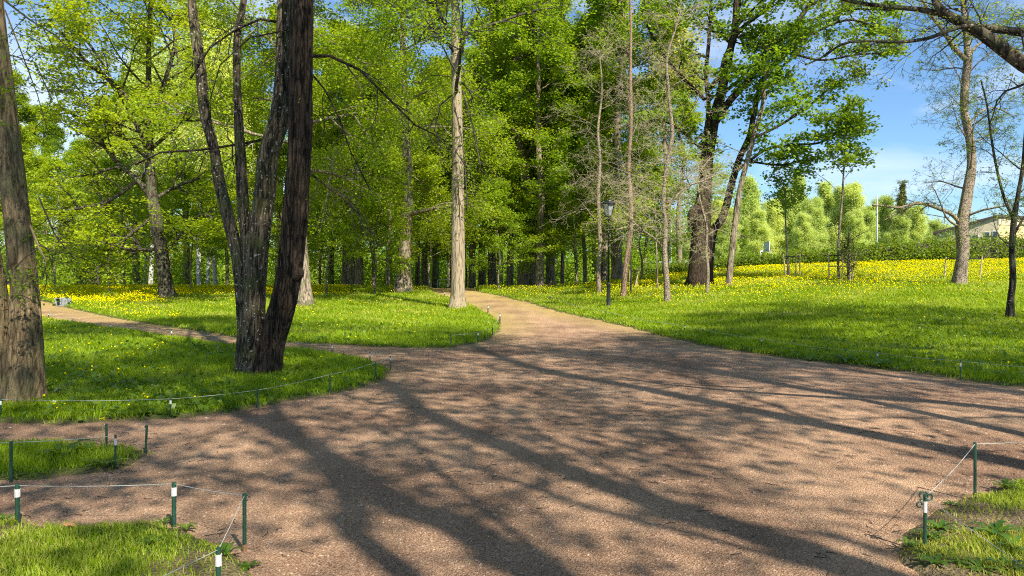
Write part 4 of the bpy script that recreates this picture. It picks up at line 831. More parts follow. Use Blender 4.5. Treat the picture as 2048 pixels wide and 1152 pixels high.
a_ = rs.uniform(-.15, 1.05, n) * math.pi; zz = Tz(x_, y_) + hh_ * (.5 + .5 * np.sin(a_) * (1 + .16 * np.sin(x_ * 2.1) + .10 * np.sin(x_ * 5.3))) * rs.uniform(.25, 1.06, n); y_ = y_ - .75 * np.cos(a_) * .9 - .1
LV, LQ, la = leaves(np.stack([x_, y_, zz], -1), 12, .12, .16, rs, .5, 1)
np_mesh('foliage', LV, [(LQ, 0)], [M['leaf_hedge']], {'rnd': la}, smooth=False, parent=hg, loc=hg.location)

# ------------------------------------------------------------------ grass
def scatter(nmax, Y0, Y1, dens, xk=.76, xm=1.6):
    Ys = np.linspace(Y0, Y1, 400); wdt = 2 * (xk * Ys + xm); w_ = wdt * dens(Ys); tot = np.trapezoid(w_, Ys) if hasattr(np, 'trapezoid') else np.trapz(w_, Ys)
    n = int(min(nmax, tot)); cdf = np.cumsum(w_); cdf /= cdf[-1]
    Y = np.interp(rs.rand(n), cdf, Ys); X = rs.uniform(-1, 1, n) * (xk * Y + xm); return X, Y
def pnoise(X, Y, s): return (np.sin(X * s + 1.3 * np.sin(Y * s * .7)) + np.sin(Y * s * 1.3 + 2 * np.sin(X * s * .6 + 1)) + np.sin((X + Y) * s * 2.1)) / 6 + .5
X, Y = scatter(900000, 2.4, 50, lambda y: np.clip(10500 * (4.2 / y) ** 1.75, 110, 14000))
sd2 = lawn_sd(X, Y); k = (sd2 > -.12) & (rs.rand(len(X)) > bare_fn(X, Y) * .93) & ((sd2 > .12) | (rs.rand(len(X)) < np.interp(sd2, [-.12, 0, .12], [.0, .12, .7]) * (.4 + 1.1 * pnoise(X, Y, 7.0)))); X, Y, sd2 = X[k], Y[k], sd2[k]
n = len(X); print('grass blades', n)
Z = Tz(X, Y) + np.clip(sd2, -.15, .10) * .4 - .005
pn = pnoise(X, Y, 2.3); hgt = (.035 + .06 * pn) * rs.uniform(.5, 1.35, n) * np.interp(Y, [3, 8, 20, 45], [1, 1.15, 1.6, 1.9]) * np.clip(.55 + sd2 * 1.2, .55, 1) * np.interp(Y, [5.4, 6.4], [.62, 1])
wd = np.maximum(.0026, Y * .00052) * rs.uniform(.7, 1.4, n)
a = rs.uniform(0, 6.28, n); lean_ = rs.uniform(.1, 1.25, n); dx, dy = np.cos(a), np.sin(a); b2 = a + rs.normal(1.57, .5, n); wx, wy = np.cos(b2) * wd, np.sin(b2) * wd
p0 = np.stack([X - wx, Y - wy, Z], -1); p1 = np.stack([X + wx, Y + wy, Z], -1)
mx_, my_, mz_ = X + dx * lean_ * hgt * .3, Y + dy * lean_ * hgt * .3, Z + hgt * .6
p2 = np.stack([mx_ + wx * .8, my_ + wy * .8, mz_], -1); p3 = np.stack([mx_ - wx * .8, my_ - wy * .8, mz_], -1); p4 = np.stack([X + dx * lean_ * hgt, Y + dy * lean_ * hgt, Z + hgt], -1)
V = np.stack([p0, p1, p2, p3, p4], 1).reshape(-1, 3); b_ = np.arange(n) * 5
# dry, paler turf in the near left corner and at worn spots
dry = np.exp(-((np.maximum(0, Y - 4.2)) / 1.0) ** 2) * .7
at_ = np.clip(.45 * pnoise(X, Y, 1.1) + .3 * rs.rand(n) + dry * (rs.rand(n) * 1.1 - .05) + np.interp(Y, [12, 35], [0, .18]), 0, 1)
g_ = np_mesh('grass', V, [(np.stack([b_, b_ + 1, b_ + 2, b_ + 3], -1), 0), (np.stack([b_ + 3, b_ + 2, b_ + 4], -1), 0)], [M['grass']], {'rnd': np.repeat(at_, 5)}, smooth=False)
tag(g_, 'fresh green grass covering the lawns', 'grass', kind='stuff')

# dandelions
def flowers(X, Y, size, hmin, hmax, stems_):
    n = len(X); Z = Tz(X, Y) + rs.uniform(hmin, hmax, n); c = np.stack([X, Y, Z], -1); s = size * rs.uniform(.7, 1.25, n)
    nn = rs.normal(0, .45, (n, 3)) + np.array([.25, -.45, .9]); nn /= np.linalg.norm(nn, axis=1, keepdims=True)
    a = np.cross(nn, np.array([1.0, 0, 0])); a /= np.linalg.norm(a, axis=1, keepdims=True); b = np.cross(nn, a)
    ring = [c + (a * math.cos(t) + b * math.sin(t)) * (s / 2)[:, None] for t in np.arange(6) * math.pi / 3]
    V = np.stack([c + nn * (s * .3)[:, None]] + ring + [c - nn * (s * .35)[:, None]], 1).reshape(-1, 3); o = np.arange(n) * 8
    T = np.concatenate([np.stack([o, o + 1 + k, o + 1 + (k + 1) % 6], -1) for k in range(6)] + [np.stack([o + 7, o + 1 + (k + 1) % 6, o + 1 + k], -1) for k in range(6)])
    return V, T, c
X, Y = scatter(400000, 6, 47, lambda y: np.full_like(y, 75.0), .74, 0)
u = X / Y; px = CX + F * u
inB = sdist(X, Y, LW['B']) > .25; inC = sdist(X, Y, LW['C']) > .3; inA = sdist(X, Y, LW['A']) > .3
Zt = Tz(X, Y); py = CY + F * (H - Zt) / Y
d = np.zeros(len(X))
d = np.where(inB, .014, d); d = np.where(inB & (px < 700) & (Y > 38.5), 1.0, d); d = np.where(inB & (px < 470) & (sdist(X, Y, LW['B']) < 2.2) & (Y > 24), .18, d)
d = np.where(inB & (px < 330) & (Y > 34), 1.0, d); d = np.where(inB & (px >= 700) & (Y > 40), .10, d)
yc = np.interp(px, [1100, 1300, 1450, 1700, 1900, 2048], [40, 35, 32, 31, 32, 34])
d = np.where(inC, np.clip((Y - (yc - 10)) / 10, 0, 1) ** 3.2 * .30 + .006, d); d = np.where(inC & (Y > yc), .24 + .38 * np.clip((Y - yc) / 5, 0, 1), d)
d = np.where(inC & (px < 1170), d * .35, d); d = np.where(inA, .012 + .05 * (px < 330) * (py > 700), d)
d *= np.clip((pnoise(X, Y, 1.3) * .6 + pnoise(X + 9, Y, 3.7) * .4) * 2.6 - .45, .06, 1.3)
k = rs.rand(len(X)) < d; X, Y = X[k], Y[k]; print('flowers', len(X))
sz = np.interp(Y, [6, 45], [.034, .060])
V, T_, c_ = flowers(X, Y, sz, np.interp(Y, [6, 30], [.07, .12]), np.interp(Y, [6, 30], [.16, .24]), True)
o = len(V); near = Y < 26; cn = c_[near]; m_ = len(cn); gz_ = Tz(cn[:, 0], cn[:, 1])
sv = np.stack([np.stack([cn[:, 0] - .004, cn[:, 1], gz_], -1), np.stack([cn[:, 0] + .004, cn[:, 1], gz_], -1), cn + [.003, 0, -.004], cn - [.003, 0, .004]], 1).reshape(-1, 3)
fl = np_mesh('dandelions', np.concatenate([V, sv]), [(T_, 0), (np.arange(m_ * 4).reshape(-1, 4) + o, 1)], [M['dandelion'], M['stem']]); tag(fl, 'yellow dandelion flowers spread over the lawns', 'dandelions', kind='stuff')

# broad weed leaves mixed in the lawn
X, Y = scatter(60000, 3.2, 24, lambda y: 130 * (5 / y) ** 1.3 * np.ones_like(y)); sd3 = lawn_sd(X, Y); k = (sd3 > .05) & (bare_fn(X, Y) < .4) & (rs.rand(len(X)) < pnoise(X, Y, .8) ** 2 * 1.6); X, Y = X[k], Y[k]
near_e = (Y < 6) & (rs.rand(len(X)) < np.where(X < 0, .93, .6)); near_e |= Y < 7.0; X, Y = X[~near_e], Y[~near_e]
LV, LQ, la = leaves(np.stack([X, Y, Tz(X, Y) + .09], -1), 4, .075, .06, rs, .8, .5)
wl = np_mesh('ground_cover', LV, [(LQ, 0)], [M['weed']], {'rnd': la}, smooth=False); tag(wl, 'small broad leaved herbs growing through the grass', 'ground cover', kind='stuff')
# small stones and chips on the gravel near the camera
X, Y = scatter(30000, 2.6, 16, lambda y: 170 * (4 / y) ** 1.6 * np.ones_like(y)); sd3 = lawn_sd(X, Y); k = sd3 < -.05; X, Y = X[k], Y[k]; n = len(X)
s = rs.uniform(.003, .0075, n) * np.interp(Y, [3, 15], [1, 1.8]); Z = Tz(X, Y); a = rs.uniform(0, 6.28, n); ca, sa = np.cos(a) * s, np.sin(a) * s; st_ = rs.uniform(1, 2.2, n)
V = np.stack([np.stack([X + ca * st_, Y + sa * st_, Z], -1), np.stack([X - sa, Y + ca, Z], -1), np.stack([X - ca * st_, Y - sa * st_, Z], -1), np.stack([X + sa, Y - ca, Z], -1), np.stack([X, Y, Z + s * .9], -1)], 1).reshape(-1, 3); o = np.arange(n) * 5
pb = np_mesh('pebbles', V, [(np.concatenate([np.stack([o + i, o + (i + 1) % 4, o + 4], -1) for i in range(4)]), 0)], [plain('pale chips', (.33, .235, .17), .9, var=.5, scale=14)], smooth=False); tag(pb, 'small pale stones and chips scattered on the gravel', 'pebbles', kind='stuff')

X, Y = scatter(2600, 2.8, 18, lambda y: 16 * (5 / y) ** 1.2 * np.ones_like(y)); sd4 = lawn_sd(X, Y); k = (sd4 < -.02) & (pnoise(X, Y, 1.7) + np.clip(.5 + sd4, 0, .5) > .55); X, Y = X[k], Y[k]; tl = []
for x_, y_ in zip(X, Y):
    a_ = rnd.uniform(0, 6.28); l_ = rnd.uniform(.015, .06); z_ = tz(x_, y_) + .004; tl.append(([(x_, y_, z_), (x_ + l_ * math.cos(a_), y_ + l_ * math.sin(a_), z_ + .004), (x_ + 2 * l_ * math.cos(a_ + .3), y_ + 2 * l_ * math.sin(a_ + .3), z_)], [.0028, .0022, .0016]))
V, Q, T_ = tubes(tl, 4); db = np_mesh('twig_litter', V, [(Q, 0), (T_, 0)], [M['twig_dark']]); tag(db, 'broken twigs and dry bits lying on the gravel', 'twig litter', kind='stuff')
# ------------------------------------------------------------------ single weeds (rosettes) at the lawn rims
def rosette(seed, n=11, ln=.16, w=.022, up=.5):
    rn = random.Random(seed); b_ = MB()
    for i in range(n):
        a = 2.4 * i + rn.uniform(-.3, .3); l = ln * rn.uniform(.6, 1.2); e0 = up * rn.uniform(.5, 1.4); k = 9; vs = []
        for j in range(k + 1):
            t = j / k; r = l * t * (1 - .12 * t); z = l * (e0 * t - .75 * e0 * t * t) + .01; ww = w * (math.sin(math.pi * min(1, t * .82 + .1)) ** .8) * (1.0 if j % 2 else .5) * (1 - .15 * t)
            if j == k: ww = .001
            ca, sa = math.cos(a), math.sin(a)
            for s_, dz in ((-1, .3), (0, 0), (1, .3)): vs.append((r * ca - s_ * ww * sa, r * sa + s_ * ww * ca, z + dz * ww))
        fs = []
        for j in range(k): fs += [(j * 3, j * 3 + 1, j * 3 + 4, j * 3 + 3), (j * 3 + 1, j * 3 + 2, j * 3 + 5, j * 3 + 4)]
        b_.add(vs, fs)
    me = bpy.data.meshes.new('rosette_leaves'); me.from_pydata(b_.V, [], b_.F); me.materials.append(M['weed'])
    at = me.attributes.new('rnd', 'FLOAT', 'POINT'); at.data.foreach_set('value', np.random.RandomState(seed).rand(len(b_.V) // 30 + 1).repeat(30)[:len(b_.V)] * .8)
    me.polygons.foreach_set('use_smooth', [True] * len(me.polygons)); me.update(); return me
RM = [rosette(71), rosette(72, 9, .2, .03, .8), rosette(73, 14, .15, .02, .35)]
RO = [(288, 836, 1, 1.0, 'bright dandelion rosette on the gravel edge below the left lawn'), (130, 922, 1, 1.5, 'tall leafy weed in the middle of the small left island'), (210, 940, 0, 1.3, 'flat rosette at the front edge of the small left island'),
      (30, 958, 0, 1.0, 'small weed under the leftmost island post'), (305, 1100, 1, .9, 'pale spear leaved weed in the near left turf'), (372, 1062, 1, .9, 'upright weed next to the banded post on the near left turf'), (328, 1050, 1, .8, 'small weed left of the banded post on the near left turf'),
      (455, 1118, 1, 1.0, 'weed clump right of the corner post bottom left'), (496, 1138, 2, 1.0, 'dark flat weed on the gravel beside the bottom left corner'), (8, 1052, 1, .9, 'weed tuft at the bottom left photo edge'),
      (1925, 715 + 30, 1, 1.1, 'dandelion leaves under the rightmost rope post of the right lawn'), (1760, 737, 1, 1.7, 'big dandelion rosette on the right path edge by a rope post'), (1690, 728, 1, 1.6, 'dandelion rosette on the right path edge, left of the largest'), (1622, 722, 0, 1.4, 'flat dandelion rosette on the right path edge, leftmost large one'),
      (1500, 703, 0, 1.3, 'small rosette on the right path edge near the second rope post'), (1400, 686, 0, 1.3, 'small rosette on the right path edge near the first rope post'), (1540, 708, 2, 1.3, 'low rosette on the right path edge between two rope posts'),
      (1865, 1090, 1, 1.1, 'weed growing right against the looped post'), (1818, 1105, 1, .9, 'weed left of the looped post at the gravel edge'), (1880, 1070, 1, 1.2, 'broad leaved plant just behind the looped post'), (1990, 1085, 1, 1.6, 'tall dark plant in the bottom right corner'), (2030, 1112, 1, 1.4, 'leafy plant at the right photo edge bottom corner'),
      (1925, 1140, 2, 1.3, 'rounded flat rosette at the bottom right'), (1960, 1155, 0, 1.4, 'rosette at the bottom edge right corner'), (2010, 1150, 1, 1.2, 'leafy weed at the very bottom right'), (2010, 985, 1, 1.2, 'weed tuft on the worn turf right of the green corner post'), (1905, 1012, 2, .9, 'small weed on the worn turf left of the green corner post'),
      (1870, 1142, 1, 1.0, 'weed below the looped post'), (510, 720, 1, 1.2, 'leafy weed behind the forked trunk'), (455, 755, 1, 1.3, 'tall grassy weed left of the forked trunk foot'), (300, 780, 1, 1.3, 'weed clump in the middle of the left lawn')]
for i, (px_, py_, k, sc, lb) in enumerate(RO):
    g = G(px_, py_); o = bpy.data.objects.new('dandelion_plant', RM[k]); C.objects.link(o); o.location = (g.x, g.y, g.z + (.03 if float(lawn_sd(np.array([g.x]), np.array([g.y]))[0]) > .05 else .005))
    o.scale = (sc * (.55 if g.y < 6 else .95),) * 3; o.rotation_euler = (0, 0, i * 1.3); tag(o, lb, 'weed', 'leafy weeds at the lawn edges')
# yellow flowering herb by the island post
g = G(204, 893); root = empty('flowering_herb', g); tag(root, 'tall thin herb with a yellow flower head beside the island post', 'wild flower')
MB().tube([(0, 0, 0), (.01, 0, .09), (-.005, 0, .18), (.005, 0, .25)], [.004, .0035, .003, .002], 6).build('stem', M['stem'], root)
b_ = MB()
for i in range(9): a = i * 2.4; b_.lathe((math.cos(a) * .018, math.sin(a) * .018, .245 + .006 * (i % 3)), [(.003, 0), (.009, .006), (.003, .011)], 6)
b_.build('flower_head', M['dandelion'], root)
b_ = MB()
for i in range(7):
    a = i * 2.1; z = .04 + i * .026; l = .05; ca, sa = math.cos(a), math.sin(a); b_.add([(0, 0, z), (l * .5 * ca - .01 * sa, l * .5 * sa + .01 * ca, z + .02), (l * ca, l * sa, z + .015), (l * .5 * ca + .01 * sa, l * .5 * sa - .01 * ca, z + .02)], [(0, 1, 2, 3)])
b_.build('leaf', M['stem'], root)
# fallen dry leaf
g = G(138, 1076); b_ = MB(); b_.add([(-.06, 0, .01), (-.03, .02, .022), (.0, .028, .012), (.03, .014, .02), (.07, 0, .006), (.03, -.016, .022), (0, -.022, .012), (-.03, -.016, .02), (0, 0, .03)], [(8, i, (i + 1) % 8) for i in range(8)])
o = b_.build('fallen_leaf', M['dry_leaf'], None); o.location = (g.x, g.y, g.z + .06); o.rotation_euler = (0, 0, -.4); tag(o, 'curled orange brown dry leaf lying on the near left turf', 'leaf')

# ------------------------------------------------------------------ rope posts
def post(px_, top, bot, label, band=True, loop=None, thick=.011, lean=0.0, group='low posts of the rope fences', rust=False, material='post_green'):
    g = G(px_, bot); h = (bot - top) / F * g.y + (0.0); root = empty('rope_post', g); tag(root, label, 'post', group)
    th = max(thick, g.y * .00075)
    MB().tube([(0, 0, -.06), (lean * h * .5, 0, h * .5), (lean * h, 0, h)], [th, th, th], 8).build('stake', M[material], root)
    if band: MB().tube([(lean * h * .72, 0, h * .70), (lean * h * .9, 0, h * .89)], th * 1.16, 8).build('white_band', M['post_white'], root)
    if rust: MB().tube([(0, 0, -.02), (0, 0, h * .13)], th * 1.1, 8).build('rusty_foot', M['post_rust'], root)
    if loop:
        b_ = MB()
        for cx_, cz, r, a0, a1 in loop: b_.tube([(cx_ + r * math.cos(a0 + (a1 - a0) * i / 14), 0, cz + h + r * math.sin(a0 + (a1 - a0) * i / 14)) for i in range(15)], .0045, 7)
        b_.build('hook', M[material], root, smooth=True)
    return Vector((g.x + lean * h, g.y, g.z + h * .97))
def rope(tops, label, r=.0020, sag=.02):
    b_ = MB(); 
    for a, c in zip(tops[:-1], tops[1:]):
        n = 10; pts = [a.lerp(c, i / n) - Vector((0, 0, sag * (c - a).length * 4 * (i / n) * (1 - i / n) * .5)) for i in range(n + 1)]
        rr = [max(r, p.y * .00016) for p in pts]; b_.tube(pts, rr, 5)
    o = b_.build('rope', M['rope'], None, loc=tuple(tops[0])); tag(o, label, 'rope', 'cords strung between low posts'); return o
a = [post(-260, 835, 880, 'post outside the left photo edge on the left lawn'), post(1, 798, 838, 'white banded post at the left photo edge below the beige trunk'), post(341, 797, 834, 'white banded post on the front rim of the left lawn, below the lone rosette'),
     post(515, 779, 816, 'plain green post on the front rim of the left lawn below the dark trunks', band=False), post(660, 748, 789, 'plain green post near the right point of the left lawn', band=False), post(751, 724, 762, 'plain green post nearest the right point of the left lawn', band=False)]
rope(a, 'pale cord along the front rim of the left lawn')
a2 = [a[-1], post(781, 712, 741, 'banded post at the very tip of the left lawn'), post(740, 704, 731, 'banded post just behind the tip of the left lawn'), post(664, 689, 713, 'banded post on the back rim of the left lawn nearest the tip'),
      post(343, 660, 682, 'banded post on the back rim of the left lawn, third from left'), post(221, 648, 665, 'small banded post on the back rim of the left lawn, second from left'), post(147, 637, 651, 'tiny banded post on the back rim of the left lawn, first from left'), post(97, 626, 638, 'tiny far post beside the left path near the beige trunk')]
rope(a2[:3], 'pale cord around the tip of the left lawn'); rope(a2[2:], 'pale cord along the back rim of the left lawn')
b3 = [post(690, 664, 686, 'small post on the front rim of the middle lawn near the dark leaning trunk', band=False), post(902, 670, 692, 'plain green post on the front rim of the middle lawn, left of three', band=False), post(956, 664, 686, 'banded green post on the front rim of the middle lawn, centre of three'), post(985, 655, 672, 'green post at the corner of the middle lawn', band=False),
      post(1000, 627, 645, 'banded post on the right side of the middle lawn beside the path'), post(976, 611, 626, 'banded post higher up the right side of the middle lawn'), post(889, 584, 594, 'banded post just left of the pale trunk by the path bend')]
rope(b3[1:], 'pale cord around the point of the middle lawn')
c4 = [post(1100, 592, 603, 'tiny post on the far rim of the right lawn', band=False), post(1212, 622, 636, 'small post on the right lawn rim near the lamp foot', band=False), post(1369, 650, 668, 'banded post on the right lawn rim, first right of the lamp'), post(1523, 677, 696, 'banded post on the right lawn rim, below the tall saplings'), post(1755, 704, 733, 'banded post on the right lawn rim by the biggest rosettes'),
      post(1921, 721, 760, 'banded post on the right lawn rim, nearest the right edge'), post(2260, 745, 795, 'post of the right lawn rim outside the photo edge')]
rope(c4, 'pale cord along the rim of the right lawn')
d5 = [post(-300, 885, 965, 'post of the small island outside the left edge'), post(22, 883, 965, 'dark green post at the front left of the small island', band=False, thick=.012), post(231, 870, 939, 'faded banded post at the front of the small island', thick=.009, material='post_green')]
rope(d5, 'pale cord along the small left island')
d6 = [post(213, 848, 898, 'plain green post at the back of the small island beside the yellow herb', band=False), post(291, 852, 908, 'plain green post at the tip of the small island', band=False, lean=.05, loop=[(.008, -.012, .012, 0, 5)])]
e7 = [post(-280, 978, 1056, 'post of the near left turf outside the edge'), post(35, 969, 1052, 'white banded dark green post at the left edge of the near left turf', thick=.0145), post(348, 965, 1054, 'white banded dark green post in the middle of the near left turf rim', thick=.0145),
      post(489, 988, 1104, 'tall green post with rusty foot at the corner of the near left turf', band=False, rust=True, thick=.012, loop=[(.012, -.022, .016, 0, 5.2)])]
rope(e7, 'pale cord along the back rim of the near left turf'); 
e8 = [e7[-1], post(437, 1096, 1215, 'thick white banded post cut by the bottom photo edge', thick=.0125)]
e8.append(Vector((-1.9, 2.9, .36))); 
post(230, 1190, 1390, 'post below the bottom photo edge on the near left turf'); e8[-1] = P3(230, 1196, G(230, 1390).y)
rope(e8, 'pale cord dropping to the bottom edge post', sag=.01)
f9 = [post(2260, 858, 985, 'post of the near right turf outside the right edge'), post(1950, 885, 1003, 'plain green post at the corner of the worn right turf', band=False, thick=.0105), post(1850, 990, 1106, 'post with dark curled hook and white band at the bottom right', thick=.010, material='post_green',
      loop=[(-.008, -.004, .024, -.9, 3.6), (.022, -.012, .020, -2.2, 3.0), (-.032, -.055, .015, -.2, 5.2), (-.016, -.034, .012, 1.5, 3.2)])]
rope(f9, 'pale cord between the two near right posts', sag=.03); g10 = G(2120, 1290); rope([f9[-1], Vector((g10.x, g10.y, g10.z + .22))], 'pale cord running down to the bottom right corner', sag=.0)
post(2120, 1160, 1290, 'post below the bottom right photo corner')

# ------------------------------------------------------------------ lamps
def lamp(px_, top, bot, label, Y=None):
    g = G(px_, bot) if Y is None else P3(px_, bot, Y); g.z = tz(g.x, g.y); h = H + (CY - top) / F * g.y - g.z; s = h / 5.0; wl_ = 1.38
    root = empty('street_lamp', g); tag(root, label, 'street lamp', 'black park lamps')
    MB().lathe((0, 0, 0), [(.115 * s, -.1), (.115 * s, .06), (.095 * s, .09), (.09 * s, 1.05 * s), (.10 * s, 1.08 * s), (.10 * s, 1.13 * s), (.055 * s, 1.2 * s)], 12).build('base', M['iron'], root, smooth=True)
    MB().lathe((0, 0, 0), [(.052 * s, 1.18 * s), (.038 * s, 3.4 * s), (.055 * s, 3.42 * s), (.055 * s, 3.47 * s), (.036 * s, 3.49 * s), (.032 * s, 4.12 * s), (.06 * s, 4.16 * s), (.09 * s, 4.2 * s)], 10).build('pole', M['iron'], root, smooth=True)
    z0, z1 = 4.22 * s, 4.72 * s; r0, r1 = .115 * s * wl_, .215 * s * wl_
    MB().lathe((0, 0, 0), [(r0 * .94, z0), (r1 * .94, z1)], 6, rot=.35).build('lamp_glass', M['glass'], root)
    b_ = MB(); b_.lathe((0, 0, 0), [(r0 * 1.1, z0 - .03), (r0 * 1.1, z0)], 6, rot=.35); b_.lathe((0, 0, 0), [(r1 * 1.08, z1), (r1 * 1.08, z1 + .025)], 6, rot=.35)
    for k in range(6): a_ = .35 + k * math.pi / 3; b_.tube([(r0 * math.cos(a_), r0 * math.sin(a_), z0), (r1 * math.cos(a_), r1 * math.sin(a_), z1)], .013 * s, 6)
    b_.build('lantern_frame', M['iron'], root)
    MB().lathe((0, 0, 0), [(r1 * 1.2, z1 + .025), (r1 * 1.12, z1 + .06), (r1 * .55, z1 + .15 * s), (r1 * .5, z1 + .19 * s), (r1 * .2, z1 + .22 * s), (.02 * s, z1 + .25 * s), (.012 * s, z1 + .32 * s)], 12).build('lantern_roof', M['iron'], root)
lamp(1217, 397, 617, 'black lantern on a tall post on the right lawn beside the path')
lamp(901, 476, 578, 'distant black lantern half hidden behind the pale trunk', Y=60)

# ------------------------------------------------------------------ tipped concrete bin
g = G(126, 612); root = empty('litter_bin', (g.x, g.y, g.z)); root.rotation_euler = (0, 0, math.radians(68)); tag(root, 'light grey concrete bin lying tipped over beside the left path', 'litter bin')
b_ = MB(); w, d_, h_ = .52, .36, .36
b_.box((0, d_ / 2 - .02, h_ / 2), (w, .04, h_)); b_.box((0, -d_ / 2 + .02, h_ / 2), (w, .04, h_)); b_.box((0, 0, h_ - .022), (w - .006, d_ - .084, .04)); b_.box((0, 0, .022), (w - .006, d_ - .084, .04)); b_.box((w / 2 - .025, 0, h_ / 2), (.04, d_ - .084, h_ - .09))
b_.build('body', M['concrete'], root, bevel=.008)
MB().box((.02, 0, h_ / 2), (w * .8, d_ - .09, h_ - .1)).build('dark_fill', M['black'], root)  # solid black block paints the darkness inside the open end

# ------------------------------------------------------------------ low barrier at the far end of the path
x, y = -4.9, 55.0; z = tz(x, y); root = empty('path_barrier', (x, y, z)); tag(root, 'low pale tube barrier across the far end of the path', 'barrier')
b_ = MB(); b_.tube([(-.6, 0, -.1), (-.6, 0, .55), (-.55, 0, .6), (.95, 0, .6), (1.0, 0, .55), (1.0, 0, -.1)], .03, 8); b_.build('frame', M['steel'], root); MB().tube([(-.6, 0, .3), (1.0, 0, .3)], .022, 8).build('crossbar', M['steel'], root)

# ------------------------------------------------------------------ beyond the hedge
Y = 72.0; x = (1521 - CX) / F * Y; z = tz(x, Y); root = empty('basketball_hoop', (x, Y, z)); tag(root, 'white basketball stand with an orange rim above the hedge', 'basketball hoop')
zt = H + (CY - 503) / F * Y - z
MB().tube([(0, 0, -.1), (0, 0, zt - .1), (.05, 0, zt), (.6, 0, zt + .18)], .09, 10).build('stand', M['white'], root, smooth=True)
b_ = MB(); b_.box((.62, 0, zt + .45), (.06, 1.5, 1.0)); b_.build('backboard', M['white'], root)
MB().tube([(.58, .35, zt - .15), (.30, .2, zt + .75)], .025, 6).build('brace', M['white'], root)
MB().tube([(.88 + .23 * math.cos(i * math.pi / 8), .23 * math.sin(i * math.pi / 8), zt + .12) for i in range(17)], .025, 6).build('rim', M['orange'], root)
b_ = MB()
for i in range(8): a_ = i * math.pi / 4; b_.tube([(.88 + .22 * math.cos(a_), .22 * math.sin(a_), zt + .12), (.88 + .13 * math.cos(a_ + .3), .13 * math.sin(a_ + .3), zt - .25)], .008, 4)
b_.build('net', M['white'], root)
def pole(px_, top, Y, label, r=.08, head=True):
    x = (px_ - CX) / F * Y; z = tz(x, Y); h = H + (CY - top) / F * Y - z; root = empty('floodlight_pole', (x, Y, z)); tag(root, label, 'pole')
    MB().tube([(0, 0, -.1), (0, 0, h * .5), (.04, 0, h)], [r, r * .85, r * .6], 10).build('pole', M['steel'], root, smooth=True)
    if head: b_ = MB(); b_.box((.04, -.1, h + .05), (.5, .12, .1)); b_.build('lamp_head', M['steel'], root, bevel=.01)
pole(1754, 388, 78, 'tall grey floodlight pole rising behind the hedge', .085, False); pole(1342, 446, 70, 'thin grey pole behind the winding speckled tree', .06, False)
# light rail of the sports court
x0, x1, Y = (1285 - CX) / F * 66, (1535 - CX) / F * 66, 66.0; z = tz(x0, Y); root = empty('court_fence', (x0, Y, z)); tag(root, 'grey railing of the sports court behind the hedge', 'fence')
zt = H + (CY - 524) / F * Y - z
MB().box(((x1 - x0) / 2, 0, zt), (x1 - x0, .06, .07)).build('top_rail', M['steel'], root); MB().box(((x1 - x0) / 2, 0, zt - .6), (x1 - x0, .05, .05)).build('lower_rail', M['steel'], root)
for i in range(6): xx_ = (x1 - x0) * i / 5; MB().box((xx_, 0, (zt - .3) / 2), (.07, .08, zt + .25)).build('fence_post', M['steel'], root)
# building
Y = 98.0; X0 = (1872 - CX) / F * Y; Xc = (1996 - CX) / F * (Y - 4); z = tz(X0, Y); root = empty('cream_building', (X0, Y, z)); tag(root, 'cream plastered building with dark sloping roof at the far right', 'building')
def zz_(py_, Yd): return H + (CY - py_) / F * Yd - z
A0 = (0, 0); A1 = (Xc - X0, -4.0); A2 = (Xc - X0 + 16, 1.5)
zl, zm, zr = zz_(467, Y), zz_(436, Y - 3.2), zz_(435, Y - 2); mx1 = .93
m1 = (A1[0] * mx1, A1[1] * mx1)
b_ = MB(); D = 9
vs = [(A0[0], A0[1], -1), (A1[0], A1[1], -1), (A1[0], A1[1], zm), (m1[0], m1[1], zm), (A0[0], A0[1], zl)]; vb = [(v[0] + 5.6, v[1] + D, v[2]) for v in vs]
b_.add(vs + vb, [(0, 1, 2, 3, 4), (9, 8, 7, 6, 5), (0, 5, 6, 1), (4, 3, 8, 9), (3, 2, 7, 8), (0, 4, 9, 5), (1, 6, 7, 2)]); b_.build('gable_wall', M['plaster'], root)
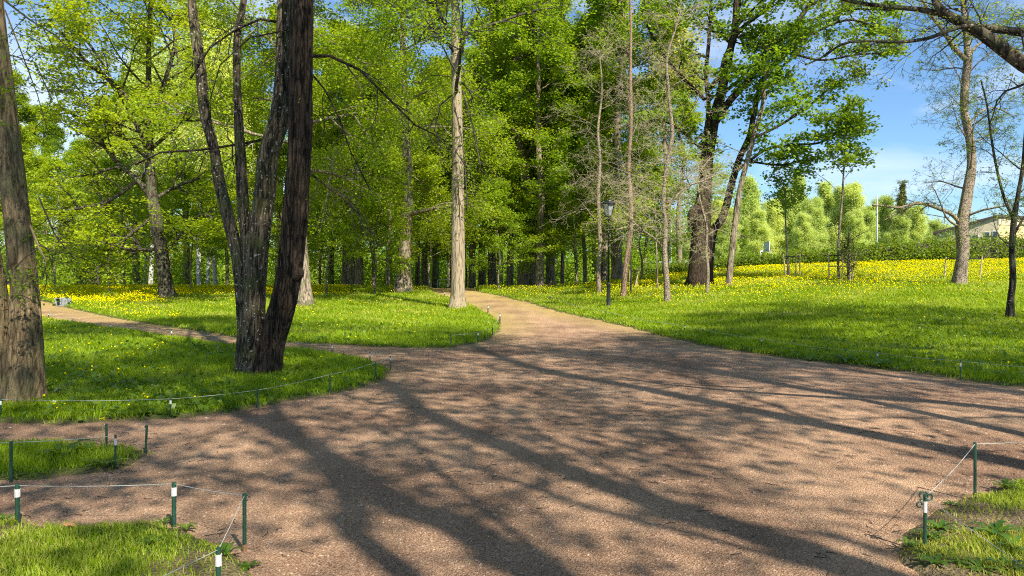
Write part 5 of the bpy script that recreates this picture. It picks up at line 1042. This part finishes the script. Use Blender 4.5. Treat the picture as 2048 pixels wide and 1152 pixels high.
b_ = MB(); vs = [(A1[0] + .02, A1[1], -1), (A2[0], A2[1], -1), (A2[0], A2[1], zm - .9), (A1[0] + .02, A1[1], zm - .9)]; vb = [(v[0] + 5.4, v[1] + D, v[2]) for v in vs]
b_.add(vs + vb, [(0, 1, 2, 3), (7, 6, 5, 4), (0, 4, 5, 1), (3, 2, 6, 7), (1, 5, 6, 2), (0, 3, 7, 4)]); b_.build('side_wall', M['plaster_sun_tint'], root)
b_ = MB(); vs = [(A1[0] + .02, A1[1] - .08, zm - .9), (A2[0], A2[1] - .08, zm - .9), (A2[0], A2[1] - .08, zm), (A1[0] + .02, A1[1] - .08, zm)]; vb = [(v[0] + 5.4, v[1] + D, v[2]) for v in vs]
b_.add(vs + vb, [(0, 1, 2, 3), (7, 6, 5, 4), (0, 4, 5, 1), (3, 2, 6, 7), (1, 5, 6, 2), (0, 3, 7, 4)]); b_.build('parapet', M['plaster'], root)
b_ = MB(); e_ = .28
pr = [(-.6, -.3, zl - .12), (m1[0], m1[1] - .3, zm + .0), (A1[0] + .1, A1[1] - .3, zm + .02), (A2[0], A2[1] - .3, zm + .02)]
vs = [(p[0], p[1], p[2] + .01) for p in pr] + [(p[0], p[1], p[2] + e_) for p in pr]; vb = [(v[0] + 6.0, v[1] + D + .5, v[2]) for v in vs]
b_.add(vs + vb, [(0, 1, 5, 4), (1, 2, 6, 5), (2, 3, 7, 6), (8, 12, 13, 9), (9, 13, 14, 10), (10, 14, 15, 11), (4, 5, 13, 12), (5, 6, 14, 13), (6, 7, 15, 14), (0, 8, 9, 1), (1, 9, 10, 2), (2, 10, 11, 3), (0, 4, 12, 8), (3, 11, 15, 7)]); b_.build('roof', M['roof'], root)
rz_ = math.atan2(A1[1], A1[0])
for (pw, py_, ww, wh) in ((1951, 476, .75, .8), (1975, 470, .55, .8), (1990, 472, .55, 1.3)):
    f_ = (pw - 1872) / 124.0; wx_, wy_ = A1[0] * f_, A1[1] * f_; wz = zz_(py_, Y + wy_); fr = MB().box((wx_, wy_ - .03, wz), (ww, .1, wh), rz_).build('window', M['white'], root); MB().box((wx_ - .0, wy_ - .06, wz), (ww * .8, .1, wh * .86), rz_).build('pane', M['window'], fr)
